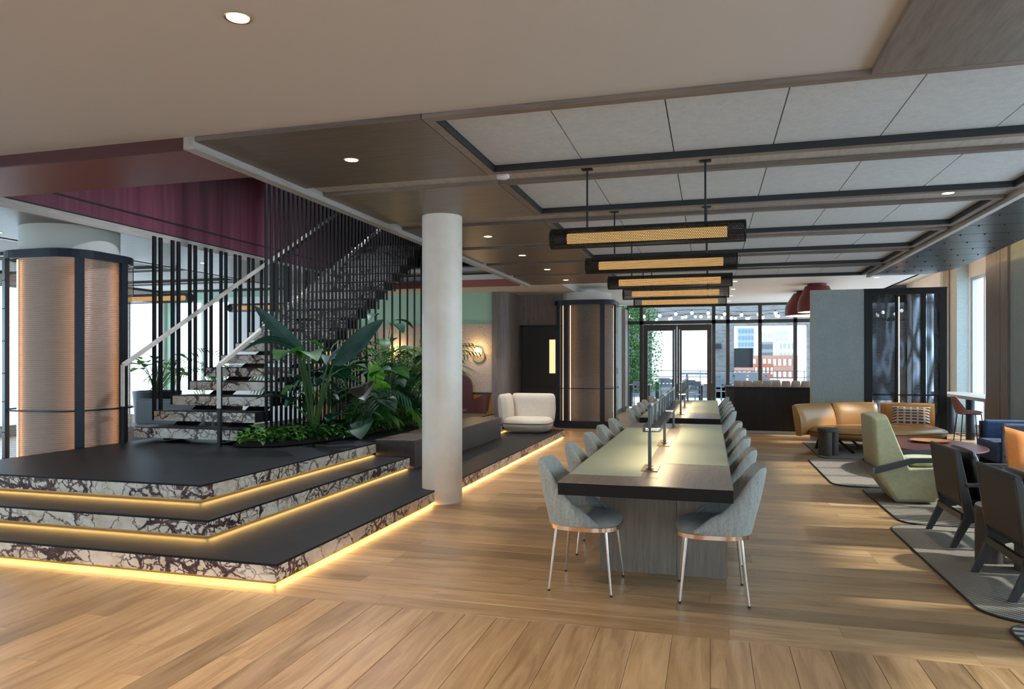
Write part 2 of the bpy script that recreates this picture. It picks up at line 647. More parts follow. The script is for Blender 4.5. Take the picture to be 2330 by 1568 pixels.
# ---- ceilings
ce = MB()
ce.box(XL, .84, YN, 4.24, ZU, ZU + .2)
ce.box(.84, XR + .5, YN, 4.24, ZU + .05, ZU + .2)
ce.box(-3.5, 3.55, 4.24, 14.2, ZU + .09, ZU + .2)
ce.box(3.55, XB + .5, 4.24, YF, 3.62, 3.7)
ce.box(3.50, 3.56, 4.24, 14.2, ZU + .09, 3.62)
ce.box(3.90, 3.96, 14.2, YF, 3.2, 3.62)
ce.box(-4.5, -2.9, 14.2, YF, ZS, ZS + .2)
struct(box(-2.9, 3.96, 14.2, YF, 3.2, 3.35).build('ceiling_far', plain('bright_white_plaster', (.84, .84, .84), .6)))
ce.box(-2.9, 3.56, 14.17, 14.2, ZU, 3.35)
ce.box(-9.0, -4.5, 13.7, 15.4, ZS, ZS + .2)
ce.box(-4.5, -3.5, 13.7, 14.2, ZS, ZS + .2)
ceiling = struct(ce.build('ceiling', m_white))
RC = [4.955, 6.68, 8.46, 10.09, 11.75, 13.37]
RY = [(4.24, 5.67), (5.98, 7.38), (7.76, 9.16), (9.42, 10.78), (11.05, 12.42), (12.68, 14.08)]
gaps = [(RY[i][1], RY[i + 1][0]) for i in range(5)] + [(RY[5][1], 14.2)]
for y0, y1 in gaps:
    box(-3.5, 2.72, y0 - .02, y1 + .02, ZU, ZU + .03).build('ceiling_channel', m_greywood, ceiling)
FX0, FX1 = -1.78, 2.68


def frame_boxes(b, x0, x1, y0, y1, t, z0, z1):
    b.box(x0, x1, y0, y0 + t, z0, z1).box(x0, x1, y1 - t, y1, z0, z1)
    b.box(x0, x0 + t, y0 + t, y1 - t, z0, z1).box(x1 - t, x1, y0 + t, y1 - t, z0, z1)
    return b


for y0, y1 in RY:
    r = box(-3.5, FX0 - .006, y0, y1, ZS, ZS + .035).build('ceiling_raft', m_walnut, ceiling)
    f = frame_boxes(MB(), FX0, FX1, y0, y1, .065, ZS, ZS + .035).build('panel_frame', m_walnut, ceiling)
    frame_boxes(MB(), FX0 + .065, FX1 - .065, y0 + .065, y1 - .065, .012, ZS + .004, ZS + .075).build('black_reveal', m_blackm, f)
    n = 6
    xs = [FX0 + .077 + (FX1 - FX0 - .154) * k / n for k in range(n + 1)]
    for k in range(n):
        box(xs[k] + .004, xs[k + 1] - .004, y0 + .08, y1 - .08, ZS + .055, ZS + .085).build('felt_panel', m_felt, f)
# wood soffit to the right of the white ceiling, near the camera
so = box(.84, XR + .5, YN, 4.235, ZS, ZU + .05).build('ceiling_soffit', m_walnut_y, ceiling)
# right-hand trim and black perforated metal ceiling along the windows
tr = struct(box(2.73, 2.79, 4.24, 14.2, ZS - .03, ZU + .09).build('trim_1', m_greywood))
CV = [(4.24, 3.70), (7, 3.76), (9, 3.80), (10.4, 3.82), (11, 3.845), (12, 3.91), (13.0, 3.96), (13.6, 3.93), (14.2, 3.70)]


def cvx(y):
    for (a, b), (c, d) in zip(CV, CV[1:]):
        if a <= y <= c:
            return b + (d - b) * (y - a) / (c - a)
    return 3.7


y = 4.26
a = NT('black_perforated_ceiling')
pn = a.n('TexVoronoi', Vector=a.coord('Object', (1, 1, 1)), Scale=70.0)
a.P(Base_Color=a.ramp(pn.outputs[0], [(.2, (.006, .006, .007)), (.45, (.055, .058, .062))]), Roughness=.34, Metallic=.65)
m_perf = a.m
while y < 14.1:
    y1 = min(y + .62, 14.2)
    pts = [(2.80, y + .006), (cvx(y), y + .006), (cvx((y + y1) / 2), (y + y1) / 2), (cvx(y1), y1 - .010), (2.80, y1 - .010)]
    p = MB().prism(pts, ZS - .005, ZS + .015).build('metal_ceiling_panel', m_perf, ceiling)
    for k in range(4):
        x = 2.95 + k * .26
        MB().lathe([(.012, 0), (.010, -.010), (.004, -.013)], 8, (x, y + .03, ZS - .005)).build('rivet', m_black, p, True)
    y = y1
# cove lamp strip above the outer edge of the metal ceiling
cl = box(3.62, 3.65, 8.0, 14.1, ZS + .022, ZS + .05)
tag(MB().lathe([(.055, 0), (.055, -.02), (.04, -.032)], 20, (-1.70, 5.83, ZU)).build('smoke_detector', m_white2, smooth=True), 'small white smoke detector in the first ceiling channel', 'smoke detector')
cv = tag(cl.build('cove_light', emis('cove_led', (1, .66, .30), 14)), 'warm cove light strip above the metal ceiling edge', 'light strip')

# void over the stair: trims, fascia, red soffit, plum wall
struct(MB().box(-3.6, -3.505, 4.245, 14.0, ZS - .05, ZU + .1).build('trim_2', m_greywood))
struct(box(XL, -3.6, 4.24, 4.27, 3.0, ZU + .1).build('trim_3', m_redfas))
struct(box(XL, -3.605, 4.27, 5.03, 3.0, 3.2).build('ceiling_stair_soffit', m_redsoff))
struct(box(-7.34, -7.30, 5.03, 15.3, 3.152, 3.255).build('trim_4', m_greywood))
pw = struct(box(-7.40, -7.32, 4.3, 21.4, 3.20, 5.3).build('wall_stairwell', m_plum))
box(-7.325, -7.312, 5.03, 20, 3.44, 3.46).build('shadow_joint', m_blackm, pw)
box(-7.322, -7.306, 5.03, 15.3, 3.256, 3.275).build('shadow_joint', m_blackm, pw)
struct(box(-7.3, -3.6, 13.55, 13.62, 2.99, 3.13).build('trim_5', m_redsoff))
a = NT('mottled_upper_ceiling')
pn = a.noise(a.coord('Object', (1, .25, 1)), 1.2, 4)
a.P(Base_Color=a.ramp(pn.outputs[0], [(.35, (.05, .03, .018)), (.6, (.22, .22, .13)), (.75, (.40, .42, .28))]), Roughness=.7)
uc = struct(box(-7.4, -2.9, 4.3, 21.4, 5.2, 5.3).build('ceiling_upper', a.m))
struct(box(-3.0, -2.9, 4.3, 21.4, 3.3, 5.2).build('wall_skyblock_right', m_white))  # this and the next two: unseen walls added to keep sky light out
struct(box(-7.4, -2.9, 4.2, 4.3, 3.3, 5.3).build('wall_skyblock_near', m_white))
struct(box(-7.4, -2.9, 21.4, 21.5, 3.2, 5.3).build('wall_skyblock_far', m_white))
struct(box(-7.3, -2.9, 16.5, 21.4, 3.26, 3.4).build('floor_upper', m_walnut))

# left room ceiling
lc = struct(MB().box(XL, -7.405, 5.03, 15.4, 3.30, 3.45).build('ceiling_left_room', m_white))
box(-9.3, -7.345, 5.03, 15.3, 3.19, 3.30).build('ceiling_raft', m_walnut, lc)
for k in range(5):
    y0 = 5.2 + 2.0 * k
    f = frame_boxes(MB(), XL + .2, -9.4, y0, y0 + 1.7, .09, 3.19, 3.24).build('panel_frame', m_walnut, lc)
    frame_boxes(MB(), XL + .29, -9.49, y0 + .09, y0 + 1.61, .014, 3.195, 3.27).build('black_reveal', m_blackm, f)
    for q in range(3):
        box(XL + .31 + q * 1.25, XL + 1.545 + q * 1.25, y0 + .11, y0 + 1.59, 3.25, 3.28).build('felt_panel', m_felt, f)


# ---- walls with openings
def wall_open(b, axis, p0, p1, a0, a1, z0, z1, ops):
    """boxes of a wall slab between p0..p1 (thickness) along a0..a1 with openings (a, b, za, zb)"""
    def bx(u0, u1, w0, w1):
        if u1 - u0 > 1e-4 and w1 - w0 > 1e-4:
            if axis == 'y':
                b.box(p0, p1, u0, u1, w0, w1)
            else:
                b.box(u0, u1, p0, p1, w0, w1)
    cur = a0
    for (u0, u1, w0, w1) in sorted(ops):
        bx(cur, u0, z0, z1)
        bx(u0, u1, z0, w0)
        bx(u0, u1, w1, z1)
        cur = u1
    bx(cur, a1, z0, z1)
    return b


def window(name, axis, p, u0, u1, z0, z1, nm, matf, t=.05, d=.06, trans=None):
    """frame ring, mullions and panes in a plane; structure"""
    def bb(b, c0, c1, w0, w1, dd):
        if axis == 'y':
            b.box(p - dd / 2, p + dd / 2, c0, c1, w0, w1)
        else:
            b.box(c0, c1, p - dd / 2, p + dd / 2, w0, w1)
    f = MB()
    bb(f, u0, u1, z0, z0 + t, d)
    bb(f, u0, u1, z1 - t, z1, d)
    bb(f, u0, u0 + t, z0 + t, z1 - t, d)
    bb(f, u1 - t, u1, z0 + t, z1 - t, d)
    o = struct(f.build(name, matf))
    w = (u1 - u0 - t) / nm
    for k in range(1, nm):
        g = MB()
        bb(g, u0 + k * w, u0 + k * w + t, z0 + t, z1 - t, d * .9)
        g.build('mullion', matf, o)
    if trans:
        g = MB()
        bb(g, u0 + t, u1 - t, trans - t / 2, trans + t / 2, d * .9)
        g.build('transom', matf, o)
    for k in range(nm):
        g = MB()
        bb(g, u0 + k * w + t, u0 + (k + 1) * w, z0 + t, z1 - t, .008)
        g.build('pane', m_glass, o)
    return o


nwin = [0]


def wname():
    nwin[0] += 1
    return 'window_%d' % nwin[0]


# right wall: plaster piers, window bays recessed behind them
bays = [(-3.0, 0.2), (1.4, 4.6), (5.2, 9.2), (9.7, 11.9)]
b = wall_open(MB(), 'y', XR, XR + .10, YN, 13.39, 0, 3.7, [(p, q, .02, 3.2) for p, q in bays])
wr = struct(b.build('wall_right', m_bluegrey))
b = wall_open(MB(), 'y', XR + .10, XR + .34, YN, 13.39, 0, 3.7, [(p + .02, q - .02, .10, 3.1) for p, q in bays])
b.build('window_head', m_white, wr)
for p, q in bays:
    window(wname(), 'y', XR + .16, p + .02, q - .02, .10, 3.1, max(2, round((q - p) / .8)), m_alu, .06, .10)
    portal((XR + .36, (p + q) / 2, 1.6), (-1, 0, 0), q - p, 3.0)
pp = box(XR - .035, XR - .002, 12.49, 12.775, 0, 3.62).build('pilaster_panel', m_vert, wr)
pp = box(XR - .035, XR - .002, 12.79, 13.385, .34, 3.62).build('pilaster_panel', m_vert, wr)
box(XR - .045, XR - .002, 12.79, 13.385, .0, .34).build('marble_base', m_marble, wr)
b = wall_open(MB(), 'y', XB, XB + .3, 13.39, YF, 0, 3.7, [(13.6, 17.05, .12, 3.26), (18.2, 21.6, .12, 3.26)])
b.box(XR + .34, XB + .3, 13.29, 13.39, 0, 3.7)
wbay = struct(b.build('wall_window_bay', m_white2))
box(XB - .22, XB, 17.06, 18.19, 0, 3.62).build('plaster_pier', m_bluegrey, wbay)
box(XB - .25, XB - .22, 17.5, 17.9, 0, 3.62).build('pilaster_panel', m_vert, wbay)
for p, q in ((13.6, 17.05), (18.2, 21.6)):
    window(wname(), 'y', XB + .10, p, q, .12, 3.26, 5, m_alu, .07, .10)
    portal((XB + .32, (p + q) / 2, 1.7), (-1, 0, 0), q - p, 3.1)
tag(box(3.97, 4.0, 14.3, 21.5, 3.24, 3.27).build('cove_light', emis('cove_led_bay', (1, .62, .26), 16)), 'warm cove light strip above the window bay', 'light strip')
# left room wall with windows
lb = [(-3.2, .8), (1.6, 4.8), (5.4, 8.6), (8.8, 11.9), (12.1, 15.2)]
b = wall_open(MB(), 'y', XL - .2, XL, YN, 15.4, 0, 3.45, [(p, q, .15, 3.05) for p, q in lb])
wl = struct(b.build('wall_left', m_white2))
for p, q in lb:
    window(wname(), 'y', XL - .1, p, q, .15, 3.05, 3, m_alu, .06, .1)
    portal((XL - .22, (p + q) / 2, 1.6), (1, 0, 0), q - p, 2.9)
# unseen wall behind the camera; its tall windows are added to let sky light in
nb = [(-12.5, -9.5), (-8.5, -5.5), (-.5, 2.5)]
b = wall_open(MB(), 'x', YN - .2, YN, XL, XR + .5, 0, 3.4, [(p, q, .3, 2.8) for p, q in nb])
wn = struct(b.build('wall_near', m_white2))
for p, q in nb:
    window(wname(), 'x', YN - .1, p, q, .3, 2.8, 3, m_alu, .06, .1)
    portal(((p + q) / 2, YN - .22, 1.55), (0, 1, 0), q - p, 2.5)
# back wall of the stair hall: mint band, cork paper, amber wainscot
wb = struct(wall_open(MB(), 'x', 15.3, 15.5, XL, -4.66, 0, 3.45, [(-13.3, -11.6, .15, 3.05)]).build('wall_back', m_grn))
window(wname(), 'x', 15.4, -13.3, -11.6, .15, 3.05, 2, m_alu, .06, .1)
portal((-12.45, 15.52, 1.6), (0, -1, 0), 1.7, 2.9)
box(-11.59, -9.3, 15.27, 15.3, 0, 3.1).build('plaster_panel', m_white2, wb)
box(-9.29, -4.70, 15.27, 15.30, .80, 2.34).build('cork_panel', m_cork, wb)
for k in range(5):
    box(-9.29 + k * .918, -9.29 + k * .918 + .913, 15.25, 15.30, 0, .76).build('wainscot_board', m_amber, wb)
box(-9.29, -4.70, 15.24, 15.30, .76, .80).build('dado_rail', m_ebony, wb)
# rounded wood wall and service door
pts = [(-4.70, 15.22)] + [(-4.62 + .28 * math.sin(t), 15.50 - .28 * math.cos(t)) for t in [R(q) for q in range(0, 91, 10)]] + [(-4.34, 16.25), (-3.2, 16.25), (-3.2, 16.5), (-4.70, 16.5)]
ww = MB().prism(pts, 0, 3.05).build('wall_wood', m_vert)
struct(ww)
d = struct(box(-4.24, -3.3, 16.20, 16.26, 0, 2.30).build('door_1', plain('charcoal_door', (.022, .021, .021), .5)))
box(-4.29, -4.24, 16.18, 16.26, 0, 2.34).build('door_frame', m_blackm, d)
box(-4.29, -3.26, 16.18, 16.26, 2.30, 2.34).build('door_frame', m_blackm, d)
box(-4.20, -3.30, 16.185, 16.20, .90, .93).build('door_rail', m_blackm, d)
box(-3.60, -3.46, 16.19, 16.205, 1.22, 2.0).build('door_light', emis('lit_vision_panel', (1, .70, .34), 1.0), d)
# side wall running to the glazed end
struct(box(-2.75, -2.52, 16.5, 21.2, 0, 3.05).build('wall_side', m_bluegrey))
struct(box(-2.52, -2.50, 17.0, 21.2, 0, .12).build('baseboard_side', m_slate))
s = struct(box(-2.78, -2.42, 21.2, 21.9, 0, 3.05).build('wall_end_pier', m_vert))
box(-2.42, -2.40, 21.2, 21.9, 0, .15).build('base_strip', m_slate, s)
tag(box(-2.515, -2.495, 20.0, 20.06, 1.15, 1.30).build('door_controller', m_black), 'small black wall switch plate beside the terrace glazing', 'switch')

# ---- glazed end wall with double doors
gx = [-2.45, -2.02, 0.10, .50, 1.40, 2.36, 3.3, 4.3, XB]
g = MB()
g.box(-2.45, XB, YF - .06, YF + .06, 2.62, 2.72)
g.box(-2.45, XB, YF - .06, YF + .06, 0, .06)
g.box(-2.45, XB, YF - .06, YF + .06, 3.13, 3.2)
ge = struct(g.build('window_terrace', m_frame))
for i, x in enumerate(gx):
    box(x - .05, x + .05, YF - .06, YF + .06, .06, 3.13).build('mullion', m_frame, ge)
for x0, x1 in zip(gx, gx[1:]):
    box(x0 + .05, x1 - .05, YF - .005, YF + .005, 2.72, 3.13).build('pane', m_glass, ge)
    if x0 != -2.02:
        box(x0 + .05, x1 - .05, YF - .005, YF + .005, .06, 2.62).build('pane', m_glass, ge)
for k, (x0, x1) in enumerate(((-1.96, -.965), (-.955, .04))):
    f = MB().box(x0, x0 + .13, YF - .05, YF + .05, .02, 2.60).box(x1 - .13, x1, YF - .05, YF + .05, .02, 2.60)
    f.box(x0 + .13, x1 - .13, YF - .05, YF + .05, 2.42, 2.60).box(x0 + .13, x1 - .13, YF - .05, YF + .05, .02, .24)
    dr = struct(f.build('door_%d' % (k + 2), m_frame))
    box(x0 + .13, x1 - .13, YF - .005, YF + .005, .24, 2.42).build('pane', m_glass, dr)
    hx = x1 - .065 if k == 0 else x0 + .065
    MB().tube([(hx, YF - .10, .3), (hx, YF - .10, 2.45)], .018).build('pull_handle', m_alu, dr, True)
struct(box(-2.45, XB + .5, YF + .06, YF + .3, 3.2, 3.75).build('wall_far_head', m_frame))
portal((1.0, YF + .1, 1.5), (0, -1, 0), 6.8, 3.0)
# ================================================================ LARGE THINGS
# ---- round column
column = tag(MB().lathe([(.215, 0), (.215, 3.055)], 48, (-2.775, 7.18, 0)).build('column', m_col, smooth=True),
             'cream plaster round column standing through the edge of the stone platform', 'column')
for p in column.data.polygons:
    p.use_smooth = len(p.vertices) == 4
# ---- stepped platform
plat = thing('stepped_platform', 'three-tier black stone platform with violet marble risers and glowing undersides', 'platform')
LV = [(.15, 0), (.30, .15), (.46, .30)]
rects = [[(-7.25, -2.775, 4.145, 13.85)], [(-7.25, -3.645, 4.565, 8.30), (-7.25, -3.80, 12.16, 13.6)], [(-7.25, -4.115, 5.065, 13.5)]]


def marble_run(axis, c, a0, a1, z0, z1, cuts, led=True):
    ps = [a0] + [q for q in cuts if a0 < q < a1] + [a1]
    for p, q in zip(ps, ps[1:]):
        if axis == 'x':
            bb = box(p + .001, q - .001, c, c + .02, z0, z1)
        else:
            bb = box(c - .02, c, p + .001, q - .001, z0, z1)
        bb.build('marble_panel', m_marble, plat)
    if led:
        zl = z0 - .0045
        if axis == 'x':
            bb = box(a0, a1 - .05, c + .026, c + .044, zl, zl + .004)
        else:
            bb = box(c - .044, c - .026, a0 + .05, a1, zl, zl + .004)
        bb.build('led_strip', m_led, plat)


for (zt, zb), rs in zip(LV, rects):
    for (x0, x1, y0, y1) in rs:
        if zb == 0:      # lowest tier, notched round the column
            arc = [(-2.775 - .218 * math.sin(R(t)), 7.18 - .218 * math.cos(R(t))) for t in range(0, 181, 12)]
            poly = [(x0, y0), (x1, y0)] + arc + [(x1, y1), (x0, y1)]
            MB().prism(poly, zt - .016, zt).build('stone_tread', m_dstone, plat)
            b = MB().box(x0, x1 - .05, y0 + .05, 6.9, zb, zt - .016).box(x0, -3.0, 6.9, 7.46, zb, zt - .016)
            b.box(x0, x1 - .05, 7.46, y1 - .02, zb, zt - .016).build('step_core', m_blackm, plat)
            continue
        box(x0, x1, y0, y1, zt - .016, zt).build('stone_tread', m_dstone, plat, bevel=.003)
        box(x0, x1 - .05, y0 + .05, y1 - .02, zb, zt - .016).build('step_core', m_blackm, plat)
marble_run('x', 4.145, -7.25, -2.775, .032, .134, [-6.3, -4.78, -3.10])
marble_run('y', -2.775, 4.145, 6.96, .032, .134, [4.42, 5.5, 6.3])
marble_run('y', -2.775, 7.40, 13.85, .032, .134, [8.3, 9.6, 10.8, 12.1])
marble_run('x', 4.565, -7.25, -3.645, .182, .284, [-6.1, -4.9])
marble_run('y', -3.645, 4.565, 8.30, .182, .284, [5.8, 7.2])
marble_run('x', 5.065, -7.25, -4.115, .334, .444, [-5.9])
marble_run('y', -4.115, 5.065, 8.32, .334, .444, [6.1, 7.5])
marble_run('y', -3.80, 12.16, 13.6, .182, .284, [13.0])
marble_run('y', -4.115, 12.16, 13.5, .334, .444, [])

# ---- bench block on the platform
bn = thing('bench', 'long dark veneered bench block on the stone platform behind the column', 'bench', (-3.85, 10.23, .15))
box(-.265, .265, -1.92, 1.92, 0, .325).build('bench_body', wood('bench_veneer', (.045, .034, .033), (.085, .066, .064), (12, 12, .7), .5, tint=.1, spec=.3), bn)
box(-.27, .27, -1.93, 1.93, .325, .35).build('bench_top', wood('bench_top_veneer', (.05, .037, .032), (.10, .078, .066), (12, .8, 12), .45, tint=.1, spec=.3), bn, bevel=.002)

# ---- staircase
stair = thing('staircase', 'open black steel staircase with floating marble treads and tall baluster screens', 'staircase')
RUN, RISE, Y0, Z0 = .341, .19, 7.60, .46
SX0, SX1 = -7.20, -5.65
NT_ = 18
for k in range(NT_):
    y = Y0 + RUN * k
    z = Z0 + RISE * (k + 1)
    x0 = SX0 + (-.01 if k == 0 else 0)
    t = box(x0, SX1, y + .02, y + .37, z - .135, z).build('tread', m_dstone, stair)
    box(x0, SX1, y, y + .019, z - .135, z - .012).build('marble_riser', m_marble, t)
for x in (-6.85, -6.0):
    zz0 = Z0 + .0
    poly = [(7.75, Z0 + .01), (8.05, Z0 + .01), (Y0 + RUN * NT_ + .2, Z0 + RISE * NT_ - .30), (Y0 + RUN * NT_ + .2, Z0 + RISE * NT_ - .02), (7.75, Z0 + .10)]
    MB().prism(poly, x - .03, x + .03, 'x').build('stringer', m_black, stair)
for k in range(1, NT_):
    y = Y0 + RUN * k
    zt = Z0 + RISE * (k + 1) - .135
    if k < 14:
        for d in (.05, .165):
            box(-7.255, -7.230, y + d - .027, y + d + .027, zt, 3.19).build('baluster', m_black, stair)
    for q, d in enumerate((.02, .1337, .2473)):
        yy = y + d + .22
        if k == NT_ - 1 and q:
            break
        zb = Z0 if (q == 1 or k < 9) else zt
        box(-5.644, -5.628, yy - .025, yy + .025, zb, 5.19).build('baluster', m_black, stair)
for nm, X in (('left', -7.14), ('right', -5.72)):
    y1 = 13.2 if nm == 'right' else 13.0
    z1 = 1.452 + (y1 - 7.36) * RISE / RUN
    h = MB().bar((X, 7.36, 1.452), (X, y1, z1), .045, .05).build('handrail', m_rail, stair, bevel=.004)
    box(X - .02, X + .02, 7.345, 7.385, .46, .95).build('newel_post', m_black, stair)
    box(X - .024, X + .024, 7.338, 7.356, .93, 1.455).build('newel_face', m_rail, stair)
    box(X - .02, X + .02, 7.357, 7.39, .95, 1.44).build('newel_post', m_black, stair)
landing = box(-7.3, -3.7, 13.75, 16.4, 3.60, 3.88)
struct(landing.build('floor_landing', m_blackm))

# ---- planter bed
pe = [(-5.58, 7.42), (-5.30, 7.40), (-5.02, 7.62), (-4.85, 8.0), (-4.72, 8.6), (-4.68, 9.3), (-4.70, 10.4), (-4.8, 11.6), (-4.95, 12.8), (-5.58, 12.8)]
pb = tag(MB().puffy(pe, .47, .52, .462, .12).build('planter_bed', m_soil, smooth=True), 'dark soil bed curving along the stair under the plants', 'planter')

# ---- glass clad columns
def rr_path(x0, x1, y0, y1, r, n=8):
    pts = []
    for (cx, cy, a0) in ((x1 - r, y0 + r, -90), (x1 - r, y1 - r, 0), (x0 + r, y1 - r, 90), (x0 + r, y0 + r, 180)):
        for i in range(n + 1):
            t = R(a0 + 90 * i / n)
            pts.append((cx + r * math.cos(t), cy + r * math.sin(t)))
    return pts


def ring_band(pts, c, off, z0, z1, th):
    """closed band following a rounded rectangle path"""
    def q(p, o):
        d = Vector((p[0] - c[0], p[1] - c[1]))
        return Vector(p) + d.normalized() * o
    b = MB()
    rs = []
    for p in pts + [pts[0]]:
        a_, b_ = q(p, off), q(p, off - th)
        rs.append([(a_.x, a_.y, z0), (a_.x, a_.y, z1), (b_.x, b_.y, z1), (b_.x, b_.y, z0)])
    return b.rings(rs, False, False)


def enclosure(label, x0, x1, y0, y1, h, r, ztop, posts, leds, capcol, shaft=None):
    cx, cy = (x0 + x1) / 2, (y0 + y1) / 2
    e = thing('column_enclosure', label, 'column', (cx, cy, 0))
    pts = [(p - cx, q - cy) for p, q in rr_path(x0, x1, y0, y1, r)]
    n = len(pts)
    ring_band(pts, (0, 0), .012, h - .10, h, .05).build('top_band', m_navy, e)
    ring_band(pts, (0, 0), .010, .88, .90, .03).build('mid_rail', m_navy, e)
    ring_band(pts, (0, 0), .012, 0, .16, .05).build('plinth', m_navy, e)
    MB().lathe([(.57, .0), (.57, h + .005)], 48).build('column_shaft', shaft or m_peach, e, True)
    MB().lathe([(.565, h), (.565, ztop)], 48).build('column_capital', capcol, e, True)
    for i in posts:
        p = Vector(pts[i % n])
        nx = (Vector(pts[(i + 1) % n]) - Vector(pts[(i - 1) % n])).normalized()
        m = Matrix.Rotation(math.atan2(nx.y, nx.x), 4, 'Z')
        m.translation = (p.x, p.y, 0)
        po = MB().box(-.05, .05, -.03, .02, .16, h - .10, m).build('steel_post', m_navy, e)
        sc_ = MB()
        for z in (.3, .62, 1.0, 1.35, 1.75, 2.15, 2.5):
            for s in (-.03, .03):
                mm = m.copy()
                mm.translation = m @ Vector((s, -.03, z))
                sc_.box(-.006, .006, -.006, 0, -.006, .006, mm)
        sc_.build('bolt', m_black, po)
    # panels between posts
    ps = sorted(i % n for i in posts)
    for a_, b_ in zip(ps, ps[1:] + [ps[0] + n]):
        for z0_, z1_ in ((.16, .88), (.90, h - .10)):
            rs = []
            for i in range(a_, b_ + 1):
                p = Vector(pts[i % n])
                d = p.normalized() * -.006
                rs.append([(p.x, p.y, z0_), (p.x, p.y, z1_), (p.x + d.x, p.y + d.y, z1_), (p.x + d.x, p.y + d.y, z0_)])
            MB().rings(rs).build('ribbed_pane', m_rib, e, True)
    for (i, t) in leds:
        p = Vector(pts[i % n]).lerp(Vector(pts[(i + 1) % n]), t) * .965
        MB().tube([(p.x, p.y, .17), (p.x, p.y, h - .12)], .008, 6).build('led_rod', m_ledv, e)
    return e


# path indices: 0..8 front right corner, 9..17 back right, 18..26 back left, 27..35 front left
enclosure('large glass-clad round column at the left edge beside the staircase', -8.65, -7.36, 6.8, 7.98, 2.87, .40, 3.19,
          [5, 9, 17, 20, 26, 33], [(35, .06), (5, 0), (9, 0), (26, 0), (17, 0)], m_capital)
enclosure('glass-clad round column in the middle distance left of the long tables', -3.42, -2.06, 15.72, 17.0, 2.87, .30, 3.055,
          [1, 8, 18, 26, 32, 35], [(33, .6), (35, .12), (1, 0), (8, 0)], m_capital, plain('taupe_shaft', (.17, .145, .125), .5))

# ---- grey partition, moulded glass screen, booth
pt = thing('partition_wall', 'blue-grey plaster partition panel behind the tan sofa', 'partition', (2.335, 14.76, 0))
box(-.455, .455, -.06, .06, 0, 2.86).build('panel', m_bluegrey, pt)
box(-.478, -.455, -.062, .062, 0, 2.86).build('edge_strip', plain('travertine_edge', (.45, .40, .33), .6), pt)
sc = thing('glass_screen', 'black framed moulded glass screen with glowing rod beside the blue-grey partition', 'screen', (3.46, 14.74, 0))
f = MB().box(-.66, .66, -.05, .05, 2.75, 2.84).box(-.66, .66, -.05, .05, 0, .10).box(-.66, -.53, -.05, .05, .1, 2.75).box(.59, .66, -.05, .05, .1, 2.75)
f.build('screen_frame', m_black, sc)
box(-.68, .72, -.06, .06, 2.84, 2.86).build('top_cap', m_black, sc)
box(-.13, -.09, -.04, .04, .10, 2.75).build('mullion', m_black, sc)
box(.30, .37, -.04, .04, .10, 2.75).build('mullion', m_black, sc)
box(-.53, .59, -.045, .045, .86, .885).build('mid_rail', m_black, sc)
for x0, x1 in ((-.53, -.13), (-.09, .30), (.37, .59)):
    for z0, z1 in ((.10, .86), (.885, 2.75)):
        box(x0, x1, -.006, .006, z0, z1).build('moulded_pane', m_ribw, sc)
MB().tube([(-.075, -.03, .15), (-.075, -.03, 2.70)], .007, 6).build('led_rod', m_ledv, sc)
box(.66, .72, -.02, .55, 0, 2.84).build('return_panel', m_black, sc)

bo = thing('booth', 'dark ribbed timber booth front with rounded end and taupe channel cushions', 'booth', (1.2, 15.6, 0))
box(-.72, .90, 0, .06, .06, .93).build('booth_front', m_blackm, bo)
rb = None
for k in range(64):
    x = -.70 + k * .025
    bb = MB().lathe([(.010, .07), (.010, .90)], 6, (x, 0, 0), False, False)
    if rb is None:
        rb = bb.build('rib', m_ribbed, bo)
        x00 = x
    else:
        c = rb.copy()
        COL.objects.link(c)
        c.location = (x - x00, 0, 0)
c0 = [(-.72 - .16 * math.sin(R(t)), .16 - .16 * math.cos(R(t))) for t in range(0, 91, 10)]
MB().prism(c0 + [(-.72, .9), (-.72, .16)][:0] + [(-.88, 1.0), (-.78, 1.0), (-.72, .06)], .06, .93).build('rounded_end', m_ribbed, bo)
MB().prism([(p[0] - .02, p[1] - .02) for p in c0][::1] + [(-.90, 1.0), (-.76, 1.0), (-.70, .08), (.92, .08), (.92, -.02)], .93, .97).build('cap_rail', m_black, bo, bevel=.008)
box(-.74, .9, .0, .05, 0, .06).build('kick_plate', m_alu, bo)
box(-.70, .9, .5, .95, .1, .45).build('booth_seat', m_boothseat, bo, bevel=.04)
for k in range(8):
    x = -.60 + k * .2
    MB().puffy([(x + math.copysign(abs(math.cos(t)) ** .4, math.cos(t)) * .099, 1.05 + math.copysign(abs(math.sin(t)) ** .5, math.sin(t)) * .09) for t in [2 * PI * q / 20 for q in range(20)]], .9, 1.07, .45, .025).build('back_channel', m_boothseat, bo, True)
